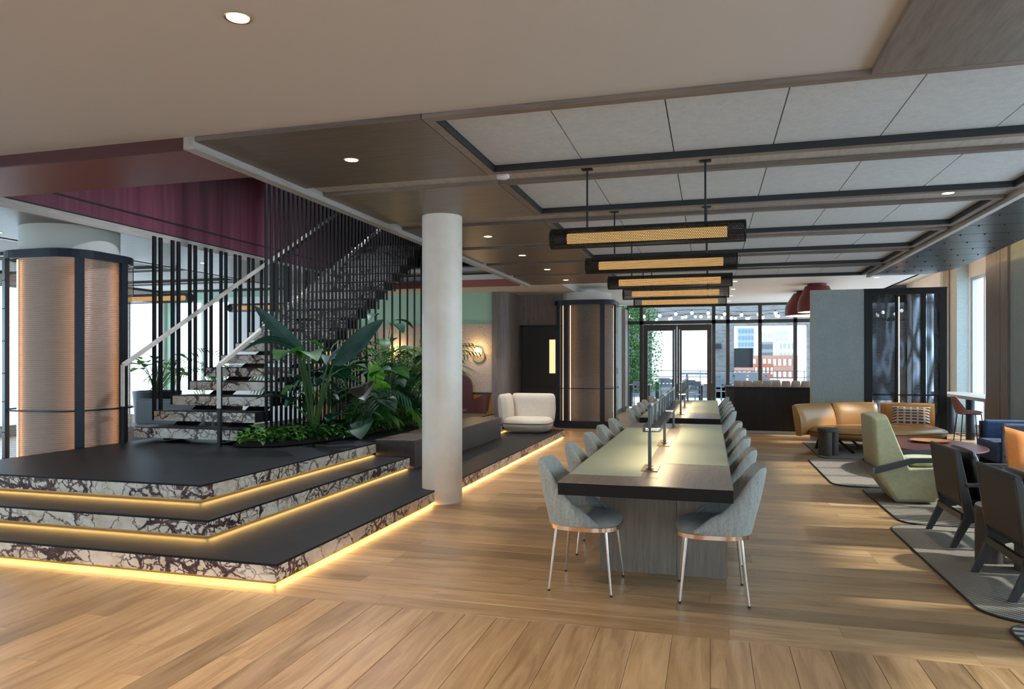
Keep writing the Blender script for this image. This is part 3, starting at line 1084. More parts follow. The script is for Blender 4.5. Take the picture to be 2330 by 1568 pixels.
# ================================================================ FURNITURE
# ---- communal tables
def table(label, y0, y1, leg_ys):
    cx, cy = -.392, (y0 + y1) / 2
    t = thing('communal_table', label, 'table', (cx, cy, 0))
    hw, hl = .523, (y1 - y0) / 2
    box(-hw, hw, -hl, hl, .668, .744).build('table_edge', m_tableedge, t, bevel=.003)
    # top surface: veneer with two inset writing pads and a middle channel
    zt = .75
    pl0, pl1 = -hl + .33, hl - .33
    pr0 = -hl + .98
    tt = MB()
    tt.box(-hw, hw, -hl, hl, .744, .7485)
    tt.build('table_top', m_tabletop, t)
    box(-hw + .008, -.045, pl0, pl1 - .35, .7485, .7505).build('writing_pad', m_pad, t)
    box(.075, hw - .008, pr0, pl1 + .25, .7485, .7505).build('writing_pad', m_pad, t)
    box(-.04, .07, pl0 - .03, pl1, .7485, .7495).build('cable_channel', m_tabletop, t)
    for ly in leg_ys:
        for x0, x1 in ((-.373, .165), (.167, .506)):
            box(x0, x1, ly - cy - .06, ly - cy + .06, 0, .668).build('leg_panel', m_leg, t)
    b = MB().box(-.06, .06, leg_ys[0] - cy + .06, leg_ys[1] - cy - .06, .30, .66)
    b.build('beam', m_leg, t)
    return t


table('near long communal table with dark edge and pale green writing pads', 4.355, 8.80, (5.18, 7.75))
table('far long communal table with dark edge, beyond the near one', 9.68, 14.2, (10.3, 13.3))


def rail_lamp(label, y0):
    t = thing('rail_lamp', label, 'lamp', (-.40, y0, .7505))
    for k, y in enumerate((0, 1.64, 3.30)):
        p = MB().lathe([(.012, .0), (.012, .43)], 10, (0, y, 0)).build('post', m_lampsteel, t, True)
        MB().lathe([(.030, .012), (.030, .016)], 14, (0, y, 0)).build('collar', m_lampsteel, p)
        MB().lathe([(.026, .030), (.026, .034)], 14, (0, y, 0)).build('collar', m_lampsteel, p)
        box(-.055, .055, y - (.06 if k == 0 else .20), y + .25, 0, .006).build('base_plate', m_brass, t)
    MB().tube([(0, -.05, .44), (0, 3.36, .44)], .014, 10).build('top_rail', m_lampsteel, t, True)
    for y in (.05, .12, .62, .68, 1.5, 1.58, 1.72, 2.4, 3.2, 3.28):
        MB().tube([(0, y, .44), (0, y + .03, .44)], .0165, 10).build('rail_sleeve', m_chrome, t, True)
    for a0, a1 in ((-.02, 1.55), (1.78, 3.30)):
        c = [(-.06, a0 + .02), (-.04, a0), (.04, a0), (.06, a0 + .02), (.06, a1 - .02), (.04, a1), (-.04, a1), (-.06, a1 - .02)]
        c = [(x + .012, y) for x, y in c]
        s = MB().prism(c, .292, .302).build('lamp_tray', m_lampsteel, t)
        d = MB()
        d.rings([[(x, y, .262) for x, y in c], [(x, y, .292) for x, y in c]], False, False)
        d.build('perforated_skirt', perf_skirt, s)
        MB().prism([(x * .80 + .002, y * .985 + .01) for x, y in c], .276, .280).build('led_face', m_lamp, s)
        for q in (.12, .35, .65, .88):
            y = a0 + (a1 - a0) * q
            MB().tube([(0, y, .302), (0, y, .43)], .010, 8).build('drop_rod', m_lampsteel, s, True)
    return t


def perf_plane(name, col, pitch):
    a = NT(name)
    a.P(Base_Color=col, Roughness=.45, Metallic=.6)
    sp = a.n('SeparateXYZ', i0=a.n('TexCoord').outputs['Object'])
    u = a.math('DIVIDE', a.math('ADD', sp.outputs[0], sp.outputs[1]), pitch)
    v = a.math('DIVIDE', sp.outputs[2], pitch)
    s = a.math('ADD', a.math('SINE', a.math('MULTIPLY', a.math('ADD', u, v), PI)), 0.0)
    s2 = a.math('SINE', a.math('MULTIPLY', a.math('SUBTRACT', u, v), PI))
    hole = a.math('GREATER_THAN', a.math('MULTIPLY', s, s2), .18)
    ms = a.n('MixShader', i0=hole, i1=a.b.outputs[0], i2=a.n('BsdfTransparent').outputs[0])
    a.t.links.new(ms.outputs[0], a.o.inputs[0])
    return a.m


perf_skirt = perf_plane('perforated_gunmetal', (.09, .085, .075), .012)
rail_lamp('gunmetal rail lamp with perforated tray along the near table', 4.97)
rail_lamp('gunmetal rail lamp standing along the far table', 10.31)


# ---- dining chairs
def superell(t, a, b, p=3.0):
    c, s = math.cos(t), math.sin(t)
    return (a * math.copysign(abs(c) ** (2 / p), c), b * math.copysign(abs(s) ** (2 / p), s))


def make_chair(label, group):
    """faces +X; origin on the floor under the seat centre"""
    t = thing('dining_chair', label, 'chair', group=group)
    A, B = .235, .235
    N = 40
    out = [superell(2 * PI * k / N, A, B) for k in range(N)]
    MB().rings([[(x, y, z) for x, y in out] for z in (.402, .428)]).build('seat_band', m_copper, t, True)
    MB().puffy([(x * .99, y * .99) for x, y in out], .430, .490, .4285, .09).build('seat_cushion', m_chairin, t, True)
    # shell: wraps round the back, high in the middle
    rs = []
    M_ = 36
    for i in range(M_ + 1):
        th = R(70 + (290 - 70) * i / M_)
        x, y = superell(th, A + .004, B + .004)
        q = abs(i / M_ - .5) * 2
        k = max(0, min(1, (1 - q) / .66))
        s_ = .5 * k + .5 * k * k * (3 - 2 * k)
        h = .462 + .375 * s_
        n = Vector((x, y)).normalized()
        sec = []
        for u in (0, .25, .5, .75, .93, 1.0):
            z = .43 + (h - .43) * u
            lean = .10 * max(0, (z - .45) / .4) ** 1.3
            off = .018 * math.sin(u * PI) + (.0 if u < 1 else -.010)
            sec.append((x - lean * (.35 + .65 * max(0, -n.x)) + n.x * off, y * (1 - .10 * u * s_) + n.y * off, z))
        for u in (1.0, .93, .75, .5, .25, 0):
            z = .43 + (h - .43) * u - (.004 if u == 1 else 0)
            lean = .10 * max(0, (z - .45) / .4) ** 1.3
            off = .018 * math.sin(u * PI) - .034 + (.012 if u == 1 else 0)
            sec.append((x - lean * (.35 + .65 * max(0, -n.x)) + n.x * off, y * (1 - .10 * u * s_) + n.y * off, z))
        rs.append(sec)
    MB().rings(rs).build('shell_back', m_chair, t, True)
    for sx in (-1, 1):
        for sy in (-1, 1):
            l = MB().tube([(sx * .165, sy * .185, .402), (sx * .205, sy * .225, .012)], [.0105, .0075], 10).build('leg', m_chrome, t, True)
            MB().lathe([(.0085, 0), (.0085, .013)], 8, (sx * .205, sy * .225, 0)).build('foot_glide', m_blackm, l)
    return t


SIDE = {-1: 'left', 1: 'right'}
YS = {'near': [4.77, 5.68, 6.55, 7.33, 8.20], 'far': [9.98, 10.78, 11.55, 12.35, 13.75]}
proto = None
for tb in ('near', 'far'):
    for sd_ in (-1, 1):
        for i, y in enumerate(YS[tb]):
            lab = 'grey upholstered tub chair, %s along the %s side of the %s table' % (ORD[i], SIDE[sd_], tb)
            x = -.80 if sd_ < 0 else .012
            rz = 0 if sd_ < 0 else PI
            rz += R(random.uniform(-3, 3)) if (tb, i) != ('near', 0) else R(-3 if sd_ < 0 else 3)
            if proto is None:
                proto = make_chair(lab, 'tub chairs along the communal tables')
                proto.location = (x, y, 0)
                proto.rotation_euler = (0, 0, rz)
            else:
                dup(proto, (x, y, 0), rz, lab)

# ---- pendant lamps
def make_pendant(label):
    t = thing('pendant_lamp', label, 'pendant lamp', group='perforated tube pendants over the tables')
    L, r = .775, .078
    prof = [(r * math.cos(2 * PI * k / 24), r * math.sin(2 * PI * k / 24)) for k in range(24)]
    MB().rings([[(x, a_, b_) for a_, b_ in prof] for x in (-L, L)], False, False).build('mesh_tube', m_mesh, t, True)
    for x in (-L, L - .012):
        MB().rings([[(x, a_ * 1.02, b_ * 1.02) for a_, b_ in prof], [(x + .012, a_ * 1.02, b_ * 1.02) for a_, b_ in prof]]).build('end_cap', m_black, t)
    box(-L, L, -.018, .018, .070, .086).build('top_spine', m_black, t)
    box(-L, L, -.010, .010, -.084, -.074).build('bottom_spine', m_black, t)
    MB().rings([[(x, .036 * math.cos(2 * PI * k / 14), .042 * math.sin(2 * PI * k / 14)) for k in range(14)] for x in (-L + .14, L - .14)]).build('light_tube', m_diff, t, True)
    for x in (-.47, .47):
        MB().tube([(x, 0, .08), (x, 0, .565)], .008, 8).build('hanger_rod', m_black, t, True)
        box(x - .045, x + .045, -.03, .03, .560, .569).build('ceiling_plate', m_black, t)
    return t


PY = [5.83, 7.57, 9.29, 10.92, 12.55]
PL = ['nearest and largest', 'second', 'third', 'fourth', 'farthest']
pend = make_pendant('black perforated tube pendant, nearest and largest of the row over the tables')
pend.location = (-.507, PY[0], 2.516)
for i in range(1, 5):
    dup(pend, (-.507, PY[i], 2.516), None, 'black perforated tube pendant, %s of the row over the tables' % PL[i])
for x, y, z_, lab in ((-9.6, 10.6, 2.40, 'tube pendant glowing in the left room nearest the glass-clad column'), (-9.0, 12.9, 2.40, 'tube pendant glowing in the left room behind the stair balusters')):
    c = dup(pend, (x, y, 2.62), None, 'black perforated ' + lab)
    c['group'] = 'tube pendants in the left room'

# ---- recessed downlights
def make_downlight(label):
    t = thing('downlight', label, 'downlight', group='recessed ceiling downlights')
    MB().lathe([(.052, 0), (.060, -.004), (.062, 0)], 20, cap0=False, cap1=False).build('trim_ring', m_brass, t, True)
    MB().lathe([(.050, -.0015), (.0, -.0015)], 20, cap0=False, cap1=False).build('lens', m_lamp, t)
    return t


def spot(parent, energy, size=120, col=(1, .86, .68)):
    d = bpy.data.lights.new('downlight_beam', 'SPOT')
    d.energy = energy
    d.spot_size = R(size)
    d.spot_blend = .9
    d.shadow_soft_size = .05
    d.color = col
    o = bpy.data.objects.new('downlight_beam', d)
    COL.objects.link(o)
    o.parent = parent
    o.location = (0, 0, -.012)


dl = None
DL = []
for x, y, z_, e, lab in [
    (-2.10, 2.83, ZU, 80, 'bright round downlight in the beige ceiling above the platform'),
    (-2.66, 4.955, ZS, 40, 'downlight in the first wood ceiling raft'),
    (-2.66, 8.45, ZS, 40, 'downlight in the wood ceiling just right of the column'),
    (-2.65, 10.09, ZS, 40, 'second downlight beyond the column in the wood ceiling'),
    (-2.65, 11.75, ZS, 40, 'third downlight beyond the column in the wood ceiling'),
    (-2.65, 13.37, ZS, 40, 'last downlight in the wood ceiling before the white one'),
    (-3.75, 14.05, ZS, 40, 'downlight in the white ceiling at the end of the stair trim'),
    (2.16, 7.57, ZU, 30, 'downlight in the ceiling channel near the metal ceiling'),
    (3.25, 15.9, 3.2, 40, 'downlight in the white ceiling above the glass screen'),
    (.51, 15.87, 3.2, 40, 'nearest of the white ceiling downlights right of the pendants'),
    (.52, 17.6, 3.2, 40, 'second of the white ceiling downlights right of the pendants'),
    (.52, 19.35, 3.2, 40, 'third of the white ceiling downlights right of the pendants'),
    (.51, 21.0, 3.2, 40, 'farthest of the white ceiling downlights right of the pendants'),
    (-2.10, .6, ZU, 60, 'downlight in the beige ceiling behind the viewpoint, left'),
    (-.1, .6, ZU, 80, 'downlight in the beige ceiling behind the viewpoint, middle'),
    (-.1, -1.6, ZU, 60, 'downlight in the beige ceiling near the rear windows'),
    (-4.2, .6, ZU, 60, 'downlight in the beige ceiling far to the left'),
    (-6.3, 2.83, ZU, 60, 'downlight in the beige ceiling outside the view on the left'),
    (-9.0, 7.2, 3.19, 40, 'downlight in the left room soffit'),
    (-8.4, 10.4, 3.19, 40, 'downlight seen behind the balusters in the left room'),
    (-5.0, 8.0, 5.2, 160, 'downlight in the upper ceiling over the stair void'),
    (-5.4, 11.0, 5.2, 160, 'downlight in the upper ceiling over the top of the stair'),
]:
    if dl is None:
        dl = make_downlight(lab)
        o = dl
    else:
        o = dup(dl, (0, 0, 0), None, lab)
    DL.append((o, e))
    o.location = (x, y, z_ - .001)
for o, e in DL:
    if e > 100:
        spot(o, e * 2.6, 150, (.86, .90, 1))
    else:
        spot(o, e * 2.0)

# ---- rugs
def rug_mat(name, c1, c2, kind):
    a = NT(name)
    sp = a.n('SeparateXYZ', i0=a.n('TexCoord').outputs['Object'])
    if kind == 'stripe':
        h = a.math('SINE', a.math('MULTIPLY', sp.outputs[1], 2 * PI / .075))
        h = a.math('MULTIPLY_ADD', h, .5, .5)
        st = [(.42, c1), (.58, c2)]
    elif kind == 'weave':
        u = a.math('SINE', a.math('MULTIPLY', sp.outputs[0], 2 * PI / .030))
        v = a.math('SINE', a.math('MULTIPLY', sp.outputs[1], 2 * PI / .026))
        h = a.math('MULTIPLY_ADD', a.math('MULTIPLY', u, v), .5, .5)
        st = [(.40, c1), (.62, c2)]
    else:
        h = a.noise(a.coord('Object'), 60, 3).outputs[0]
        st = [(.3, c1), (.7, c2)]
    a.P(Base_Color=a.ramp(h, st), Roughness=.95)
    a.bump(h, .5, .006)
    return a.m


def rug(label, x0, x1, y0, y1, r, mat):
    cx, cy = (x0 + x1) / 2, (y0 + y1) / 2
    t = thing('rug', label, 'rug', (cx, cy, 0), group='floor rugs in the lounge')
    pts = [(p - cx, q - cy) for p, q in rr_path(x0, x1, y0, y1, r, 6)]
    MB().prism(pts, 0.0005, .011).build('rug_field', mat, t)
    MB().tube([(p, q, .0065) for p, q in pts + pts[:1]], .0075, 6).build('binding', m_blackm, t, True)


rug('grey basket-weave rug under the two black lounge chairs', 1.55, 4.1, 4.70, 7.23, .25, rug_mat('rug_weave', (.075, .068, .06), (.46, .40, .33), 'weave'))
rug('dark striped rug under the sage green lounge chair', 1.70, 4.1, 7.26, 9.22, .22, rug_mat('rug_stripe', (.05, .045, .042), (.37, .32, .27), 'stripe'))
rug('plain taupe rug between the stool and the sage chair', 1.43, 4.1, 9.26, 11.80, .25, rug_mat('rug_plain', (.24, .20, .165), (.39, .33, .28), 'plain'))
rug('fine striped rug under the tan sofa', 1.64, 4.1, 11.84, 14.25, .22, rug_mat('rug_fine', (.05, .046, .045), (.34, .30, .26), 'stripe'))
rug('corner of a striped rug at the lower right edge', 1.60, 4.1, 2.2, 4.66, .16, rug_mat('rug_edge', (.05, .046, .045), (.40, .36, .31), 'stripe'))

# ---- tan sofa
sofa = thing('sofa', 'curved tan leather sofa on splayed black legs', 'sofa')
seat = [(1.58, 13.02), (1.70, 12.80), (1.95, 12.62), (2.3, 12.52), (2.7, 12.52), (3.2, 12.72), (3.62, 13.02), (3.80, 13.30), (3.80, 13.62), (3.62, 13.88), (3.3, 14.0), (2.9, 14.02), (2.5, 13.90), (2.15, 13.68), (1.82, 13.36)]
MB().puffy(seat, .315, .40, .19, .26, 5).build('seat_cushion', m_tan, sofa, True)
MB().tube([(x, y, .316) for x, y in seat + seat[:1]], .008, 6).build('seam', m_pipe, sofa, True)


def back_panel(p, q, bulge):
    p, q = Vector(p), Vector(q)
    d = (q - p)
    n = Vector((-d.y, d.x)).normalized()       # away from the seat
    rs = []
    for i in range(17):
        u = i / 16
        sec = []
        e = max(0, 1 - abs(2 * u - 1) ** 5) ** .5
        base = p + d * u
        for (off, z) in ((.0, .24), (-.01 - .04 * e, .36), (.0 - .05 * e, .48), (.03 - .05 * e, .60), (.085 - .03 * e, .71), (.11, .752), (.145, .755), (.17, .735), (.14, .52), (.09, .24)):
            b_ = base + n * (off + bulge * math.sin(u * PI))
            sec.append((b_.x, b_.y, z + .01 * e))
        rs.append(sec)
    return MB().rings(rs)


for p, q in (((1.47, 12.86), (2.14, 13.66)), ((2.14, 13.66), (2.92, 14.0)), ((2.92, 14.0), (3.74, 13.82))):
    back_panel(p, q, .03).build('back_cushion', m_tan, sofa, True)
for (x, y), (fx, fy) in (((2.0, 12.95), (2.23, 12.52)), ((3.4, 13.1), (3.6, 12.85)), ((2.25, 13.4), (2.5, 13.62)), ((3.4, 13.6), (3.55, 13.8)), ((1.78, 13.0), (1.74, 13.12))):
    MB().bar((x, y, .23), (fx, fy, .016), .03, .03).build('leg', m_black, sofa)

# cushion on the sofa
def cushion(name, label, w, h, d, mat, loc, rot):
    rs = []
    n = 10
    for i in range(n + 1):
        v = -1 + 2 * i / n
        row = []
        for j in range(n + 1):
            u = -1 + 2 * j / n
            row.append((u, v))
        rs.append(row)
    b = MB()
    vs, fs = [], []
    def hgt(u, v):
        return (max(0, 1 - u ** 4) * max(0, 1 - v ** 4)) ** .6
    for s in (1, -1):
        o = len(vs)
        for r_ in rs:
            for u, v in r_:
                pin = 1 - .07 * (1 - abs(u) ** 2) * abs(v) ** 2 * 0 - .06 * (1 - u * u) * (abs(v) ** 3)
                pin2 = 1 - .05 * (1 - v * v) * (abs(u) ** 3)
                vs.append((u * w / 2 * pin2, s * d / 2 * hgt(u, v), v * h / 2 * pin))
        for i in range(n):
            for j in range(n):
                a_ = o + i * (n + 1) + j
                q = (a_, a_ + 1, a_ + n + 2, a_ + n + 1)
                fs.append(q if s < 0 else q[::-1])
    b.add(vs, fs)
    o = b.build(name, mat, None, True)
    o.location = loc
    o.rotation_euler = rot
    return tag(o, label, 'cushion')


a = NT('patchwork_cushion')
sp = a.n('SeparateXYZ', i0=a.n('TexCoord').outputs['Object'])
br = a.n('TexBrick', Vector=a.n('CombineXYZ', i0=sp.outputs[0], i1=sp.outputs[2], i2=0.0), Color1=(.20, .05, .025), Color2=(.04, .055, .10), Mortar=(.62, .52, .40), Scale=1.0)
br.inputs['Mortar Size'].default_value = .014
br.inputs['Brick Width'].default_value = .10
br.inputs['Row Height'].default_value = .052
br.offset = 0
a.P(Base_Color=br.outputs[0], Roughness=.9)
cushion('cushion', 'cream cushion with rust and navy blocks on the tan sofa', .58, .34, .16, a.m, (3.32, 13.62, .56), (R(-22), 0, R(-14)))

# ---- three-legged stools / side tables
def drum_table(label, x, y, rt, h, rl, cat='side table', a0=0):
    t = thing('side_table', label, cat, (x, y, .011))
    MB().lathe([(rt - .006, h - .055), (rt, h - .05), (rt, h - .006), (rt - .006, h)], 32).build('table_top', m_stoolw, t)
    for k in range(3):
        an = R(a0 + 120 * k)
        MB().lathe([(rl, 0), (rl, h - .055)], 20, ((rt - rl) * math.cos(an) * .98, (rt - rl) * math.sin(an) * .98, 0)).build('leg', m_stoolw, t, True)
    return t


drum_table('small dark wood stool table with three round legs in front of the tan sofa', 1.80, 12.22, .165, .43, .062, a0=-100)
drum_table('dark wood drum table with thick round legs between the black lounge chairs', 2.16, 6.02, .26, .42, .095, a0=-80)

# ---- sage lounge chair
gc = thing('lounge_chair', 'tall sage green faceted lounge chair with slate grey armband', 'armchair', (1.95, 8.6, .011))


prof_in = [(-.30, .90), (-.165, .93), (.03, .42), (.06, .36), (.52, .40), (.55, .30), (.30, .02), (-.06, .0), (-.26, .30)]
def off_ring(pr, y, k):
    cx = sum(p[0] for p in pr) / len(pr)
    cz = sum(p[1] for p in pr) / len(pr)
    return [(cx + (x - cx) * k, y, max(.0, cz + (z_ - cz) * k)) for x, z_ in pr]


MB().rings([off_ring(prof_in, -.33, .93), off_ring(prof_in, -.29, 1.0), off_ring(prof_in, .29, 1.0), off_ring(prof_in, .33, .93)]).build('upholstered_body', m_sage, gc, bevel=.018, seg=3)
for s in (-1, 1):
    y = s * .345
    arm = [(-.285, .30), (-.285, .37), (.06, .48), (.55, .50), (.60, .455), (.10, .43)]
    MB().prism(arm, y - .02, y + .02, 'y').build('arm_band', m_slate, gc, bevel=.004)
box(-.305, -.282, -.365, .365, .30, .37).build('back_band', m_slatel, gc)
MB().puffy([(.03 + .24 * math.cos(t) * 1.0 + .24, .27 * math.sin(t)) for t in [2 * PI * k / 20 for k in range(20)]], .41, .46, .37, .08).build('seat_cushion', m_sage, gc, True)

# ---- black lounge chairs
def make_lounge(label):
    """faces +X; rear feet at x=0"""
    t = thing('black_lounge_chair', label, 'armchair', group='black sling lounge chairs')
    hw = .325
    for s in (-1, 1):
        y = s * hw
        pts = [(.0, 0), (.045, 0), (.175, .25), (.155, .36), (.075, .755), (.035, .755), (.085, .36), (.105, .26)]
        MB().prism(pts, y - .016, y + .016, 'y').build('rear_leg', m_ebony, t, bevel=.004)
        pts = [(.10, .27), (.15, .20), (.28, .235), (.60, .29), (.60, .335), (.30, .30), (.20, .33)]
        MB().prism(pts, y - .015, y + .015, 'y').build('side_rail', m_ebony, t, bevel=.003)
        pts = [(.66, 0), (.70, 0), (.64, .54), (.595, .54)]
        MB().prism(pts, y - .016, y + .016, 'y').build('front_leg', m_ebony, t, bevel=.004)
        MB().prism([(.10, .515), (.68, .545), (.70, .53), (.70, .515), (.12, .488)], y - .028, y + .028, 'y').build('armrest', m_ebony, t, bevel=.006)
    box(.085, .115, -hw + .016, hw - .016, .215, .265).build('rear_stretcher', m_ebony, t)
    box(.60, .63, -hw + .016, hw - .016, .27, .33).build('front_rail', m_ebony, t)
    sl = [(.055, .765), (.040, .755), (.080, .36), (.13, .30), (.138, .312), (.092, .37)]
    MB().prism(sl, -hw + .018, hw - .018, 'y').build('back_sling', m_sling, t)
    MB().tube([(.052, -hw - .015, .762), (.052, hw + .015, .762)], .020, 10).build('top_roll', m_sling, t, True)
    rs = []
    for i in range(7):
        y = -hw + .03 + (2 * hw - .06) * i / 6
        e = math.sin(PI * (i + .6) / 7.2) ** .4
        sec = []
        for k in range(14):
            a_ = 2 * PI * k / 14
            u, v = math.cos(a_), math.sin(a_)
            u = math.copysign(abs(u) ** .6, u) * .215 * (.9 + .1 * e)
            v = math.copysign(abs(v) ** .8, v) * .065 * e
            sec.append((.222 - u * .20 + v * .9, y, .56 + u + v * .2))
        rs.append(sec)
    MB().rings(rs).build('back_cushion', m_leather, t, True, sub=2)
    rs = []
    for i in range(7):
        y = -hw + .025 + (2 * hw - .05) * i / 6
        e = math.sin(PI * (i + .6) / 7.2) ** .4
        rs.append([(.40 + math.copysign(abs(math.cos(q)) ** .6, math.cos(q)) * .24, y, .365 + math.cos(q) * .03 + math.copysign(abs(math.sin(q)) ** .8, math.sin(q)) * .055 * e) for q in [2 * PI * k / 14 for k in range(14)]])
    MB().rings(rs).build('seat_cushion', m_leather, t, True, sub=1)
    return t


l1 = make_lounge('black leather sling lounge chair nearer the sage chair')
l1.location = (1.845, 6.76, .011)
l2 = dup(l1, (1.775, 5.40, .011), R(0), 'black leather sling lounge chair at the right edge, nearest the camera')

# ---- coffee table and tray
ct = thing('coffee_table', 'oval maroon coffee table on dark legs in the lounge', 'coffee table', (2.86, 10.75, .011))
MB().lathe([(.98, .352), (1.0, .357), (1.0, .366), (.99, .371)], 48, sx=.62, sy=.95).build('table_top', m_maroon, ct)
for x, y in ((-.33, -.45), (.33, -.45), (-.33, .45), (.33, .45)):
    MB().bar((x * .8, y * .8, .352), (x, y, 0), .05, .03).build('leg', m_maroon, ct)
box(-.3, .3, -.02, .02, .30, .352).build('cross_rail', m_maroon, ct)
MB().box(-.02, .02, -.40, .40, .30, .352).build('cross_rail', m_maroon, ct)
tag(MB().lathe([(.0, .0), (.20, .0), (.245, .022), (.25, .028), (.235, .026), (.19, .010), (.0, .010)], 36, (2.93, 11.05, .3825), False, False, sx=1.0, sy=1.0).build('tray', m_tray, smooth=True), 'round cherry wood tray on the maroon coffee table', 'tray')

# ---- bar counter and stools by the window
bc = thing('window_counter', 'grey high counter along the window on dark round legs', 'counter', (4.8, 15.2, 0))
box(-.30, .32, -1.65, 1.75, .80, .86).build('counter_top', plain('grey_counter', (.34, .34, .34), .5), bc, bevel=.004)
for y in (-.75, .25, 1.4):
    MB().lathe([(.075, 0), (.075, .80)], 20, (-.02, y, 0)).build('leg', m_navy, bc, True)


def make_stool(label):
    t = thing('bar_stool', label, 'bar stool', group='dusty rose bar stools at the window counter')
    out = [superell(2 * PI * k / 24, .20, .20) for k in range(24)]
    MB().puffy(out, .70, .735, .672, .07).build('seat', m_pinkst, t, True)
    rs = []
    for i in range(21):
        th = R(90 + 180 * i / 20)
        x, y = superell(th, .205, .205)
        k = 1 - abs(i / 20 - .5) * 2
        s_ = min(1, k / .6)
        h = .70 + .34 * s_ * s_ * (3 - 2 * s_)
        lean = .09
        rs.append([(x * 1.0, y, .68), (x - lean * (h - .7) / .34, y, h), (x * .9 - lean * (h - .7) / .34, y * .9, h - .005), (x * .9, y * .9, .70)])
    MB().rings(rs).build('backrest', m_pinkst, t, True)
    frame_boxes(MB(), -.16, .16, -.16, .16, .015, .655, .672).build('seat_frame', m_black, t)
    for sx in (-1, 1):
        for sy in (-1, 1):
            MB().tube([(sx * .15, sy * .15, .66), (sx * .20, sy * .20, 0)], .009, 8).build('leg', m_black, t, True)
    frame_boxes(MB(), -.19, .19, -.19, .19, .014, .20, .214).build('foot_ring', m_black, t)
    return t


st = make_stool('dusty rose bar stool in front of the window, right of the glass screen')
st.location = (4.50, 14.6, 0)
st.scale = (.98, .98, .83)
dup(st, (3.95, 16.6, 0), 0, 'dusty rose bar stool seen behind the glass screen, right')
dup(st, (3.2, 16.4, 0), 0, 'dusty rose bar stool seen behind the glass screen, left')

# ---- navy armchair, low table with books, navy sofa with orange cushion
ba = thing('armchair', 'navy velvet armchair with wooden side panels by the right wall', 'armchair', (4.0, 11.1, .0), R(180))
for s in (-1, 1):
    box(-.35, .33, s * .40 - .02, s * .40 + .02, 0.0, .66).build('side_panel', m_ebony, ba, bevel=.01)
box(-.33, .38, -.38, .38, .16, .43).build('seat', m_bluev, ba, bevel=.05, seg=3)
box(-.36, -.20, -.38, .38, .30, .70).build('backrest', m_bluev, ba, bevel=.05, seg=3)
for s in (-1, 1):
    box(-.30, .30, s * .33 - .05, s * .33 + .05, .40, .68).build('arm_pad', m_bluev, ba, bevel=.04, seg=3)
rt_ = thing('round_table', 'low round black table holding a stack of books', 'side table', (3.62, 9.55, .011))
MB().lathe([(.30, .36), (.305, .372), (.30, .384)], 32).build('table_top', m_black, rt_)
MB().lathe([(.17, 0), (.17, .012), (.03, .03), (.03, .36)], 20).build('pedestal', m_black, rt_)
bk = [(.30, .24, .035, (.30, .26, .23)), (.28, .22, .028, (.62, .56, .48)), (.27, .21, .030, (.16, .13, .12))]
zb = .3955
for i, (w, d_, h, c) in enumerate(bk):
    t = thing('book', ['grey-brown book at the bottom of the stack on the low black table', 'cream book in the middle of the stack on the low black table', 'dark book on top of the stack on the low black table'][i], 'book', (3.62, 9.55, zb), R(-8 + 7 * i), 'books on the low black table')
    box(-w / 2 + .004, w / 2 - .006, -d_ / 2 + .006, d_ / 2 - .006, .003, h - .003).build('pages', plain('paper', (.75, .70, .60), .9), t)
    MB().box(-w / 2, w / 2, -d_ / 2, d_ / 2, 0, .003).box(-w / 2, w / 2, -d_ / 2, d_ / 2, h - .003, h).box(-w / 2, -w / 2 + .004, -d_ / 2, d_ / 2, .003, h - .003).build('cover', plain('book_cover', c, .7), t)
    zb += h + .0005
ns = thing('settee', 'navy settee with dark wood rail at the right edge behind the lounge chairs', 'sofa', (3.35, 7.75, .011))
box(-.75, .55, -.42, .42, .10, .40).build('seat', m_bluev, ns, bevel=.04, seg=3)
box(-.80, .58, -.46, -.42, .0, .44).build('front_rail', m_stoolw, ns)
box(-.80, .58, .40, .46, .0, .46).build('back_rail', m_stoolw, ns)
cushion('cushion', 'burnt orange velvet cushion at the right edge of the lounge', .50, .42, .18, m_orange, (2.86, 7.68, .645), (R(-18), R(12), R(25)))

# ---- burgundy dome lamps
for (x, y, r_, zb_, zt, lab) in ((2.26, 16.9, .40, 2.58, 3.195, 'burgundy dome ceiling lamp nearer the blue-grey partition'), (2.28, 18.6, .52, 2.60, 3.195, 'wider burgundy dome ceiling lamp behind the first one')):
    t = thing('dome_lamp', lab, 'ceiling lamp', (x, y, 0), group='burgundy dome lamps')
    pr = [(r_, zb_), (r_, zb_ + .12), (r_ * .97, zb_ + .24), (r_ * .85, zb_ + .36), (r_ * .62, zt - .05), (r_ * .5, zt - .04), (r_ * .5, zt)]
    MB().lathe(pr, 40, cap0=False).build('shade', m_burg, t, True)
    MB().lathe([(r_ * .98, zb_ + .001), (r_ * .94, zb_ + .22), (r_ * .6, zb_ + .34)], 32, cap0=False).build('liner', m_white2, t, True)
    MB().lathe([(r_ * .90, zb_ + .03), (r_ * .90, zb_ + .04)], 32).build('diffuser', emis('dome_diffuser', (1, .74, .42), 5), t)

# ---- cream lounge seat on the platform
ls = thing('lounge_armchair', 'cream corner lounge seat with dark piping at the far end of the platform', 'armchair', (-3.38, 13.30, .152))
so_ = [superell(2 * PI * k / 28, .47, .40, 4) for k in range(28)]
MB().puffy(so_, .17, .27, .0, .13).build('seat_cushion', m_cream, ls, True)
MB().tube([(x, y, .17) for x, y in so_ + so_[:1]], .007, 6).build('piping', m_blackm, ls, True)


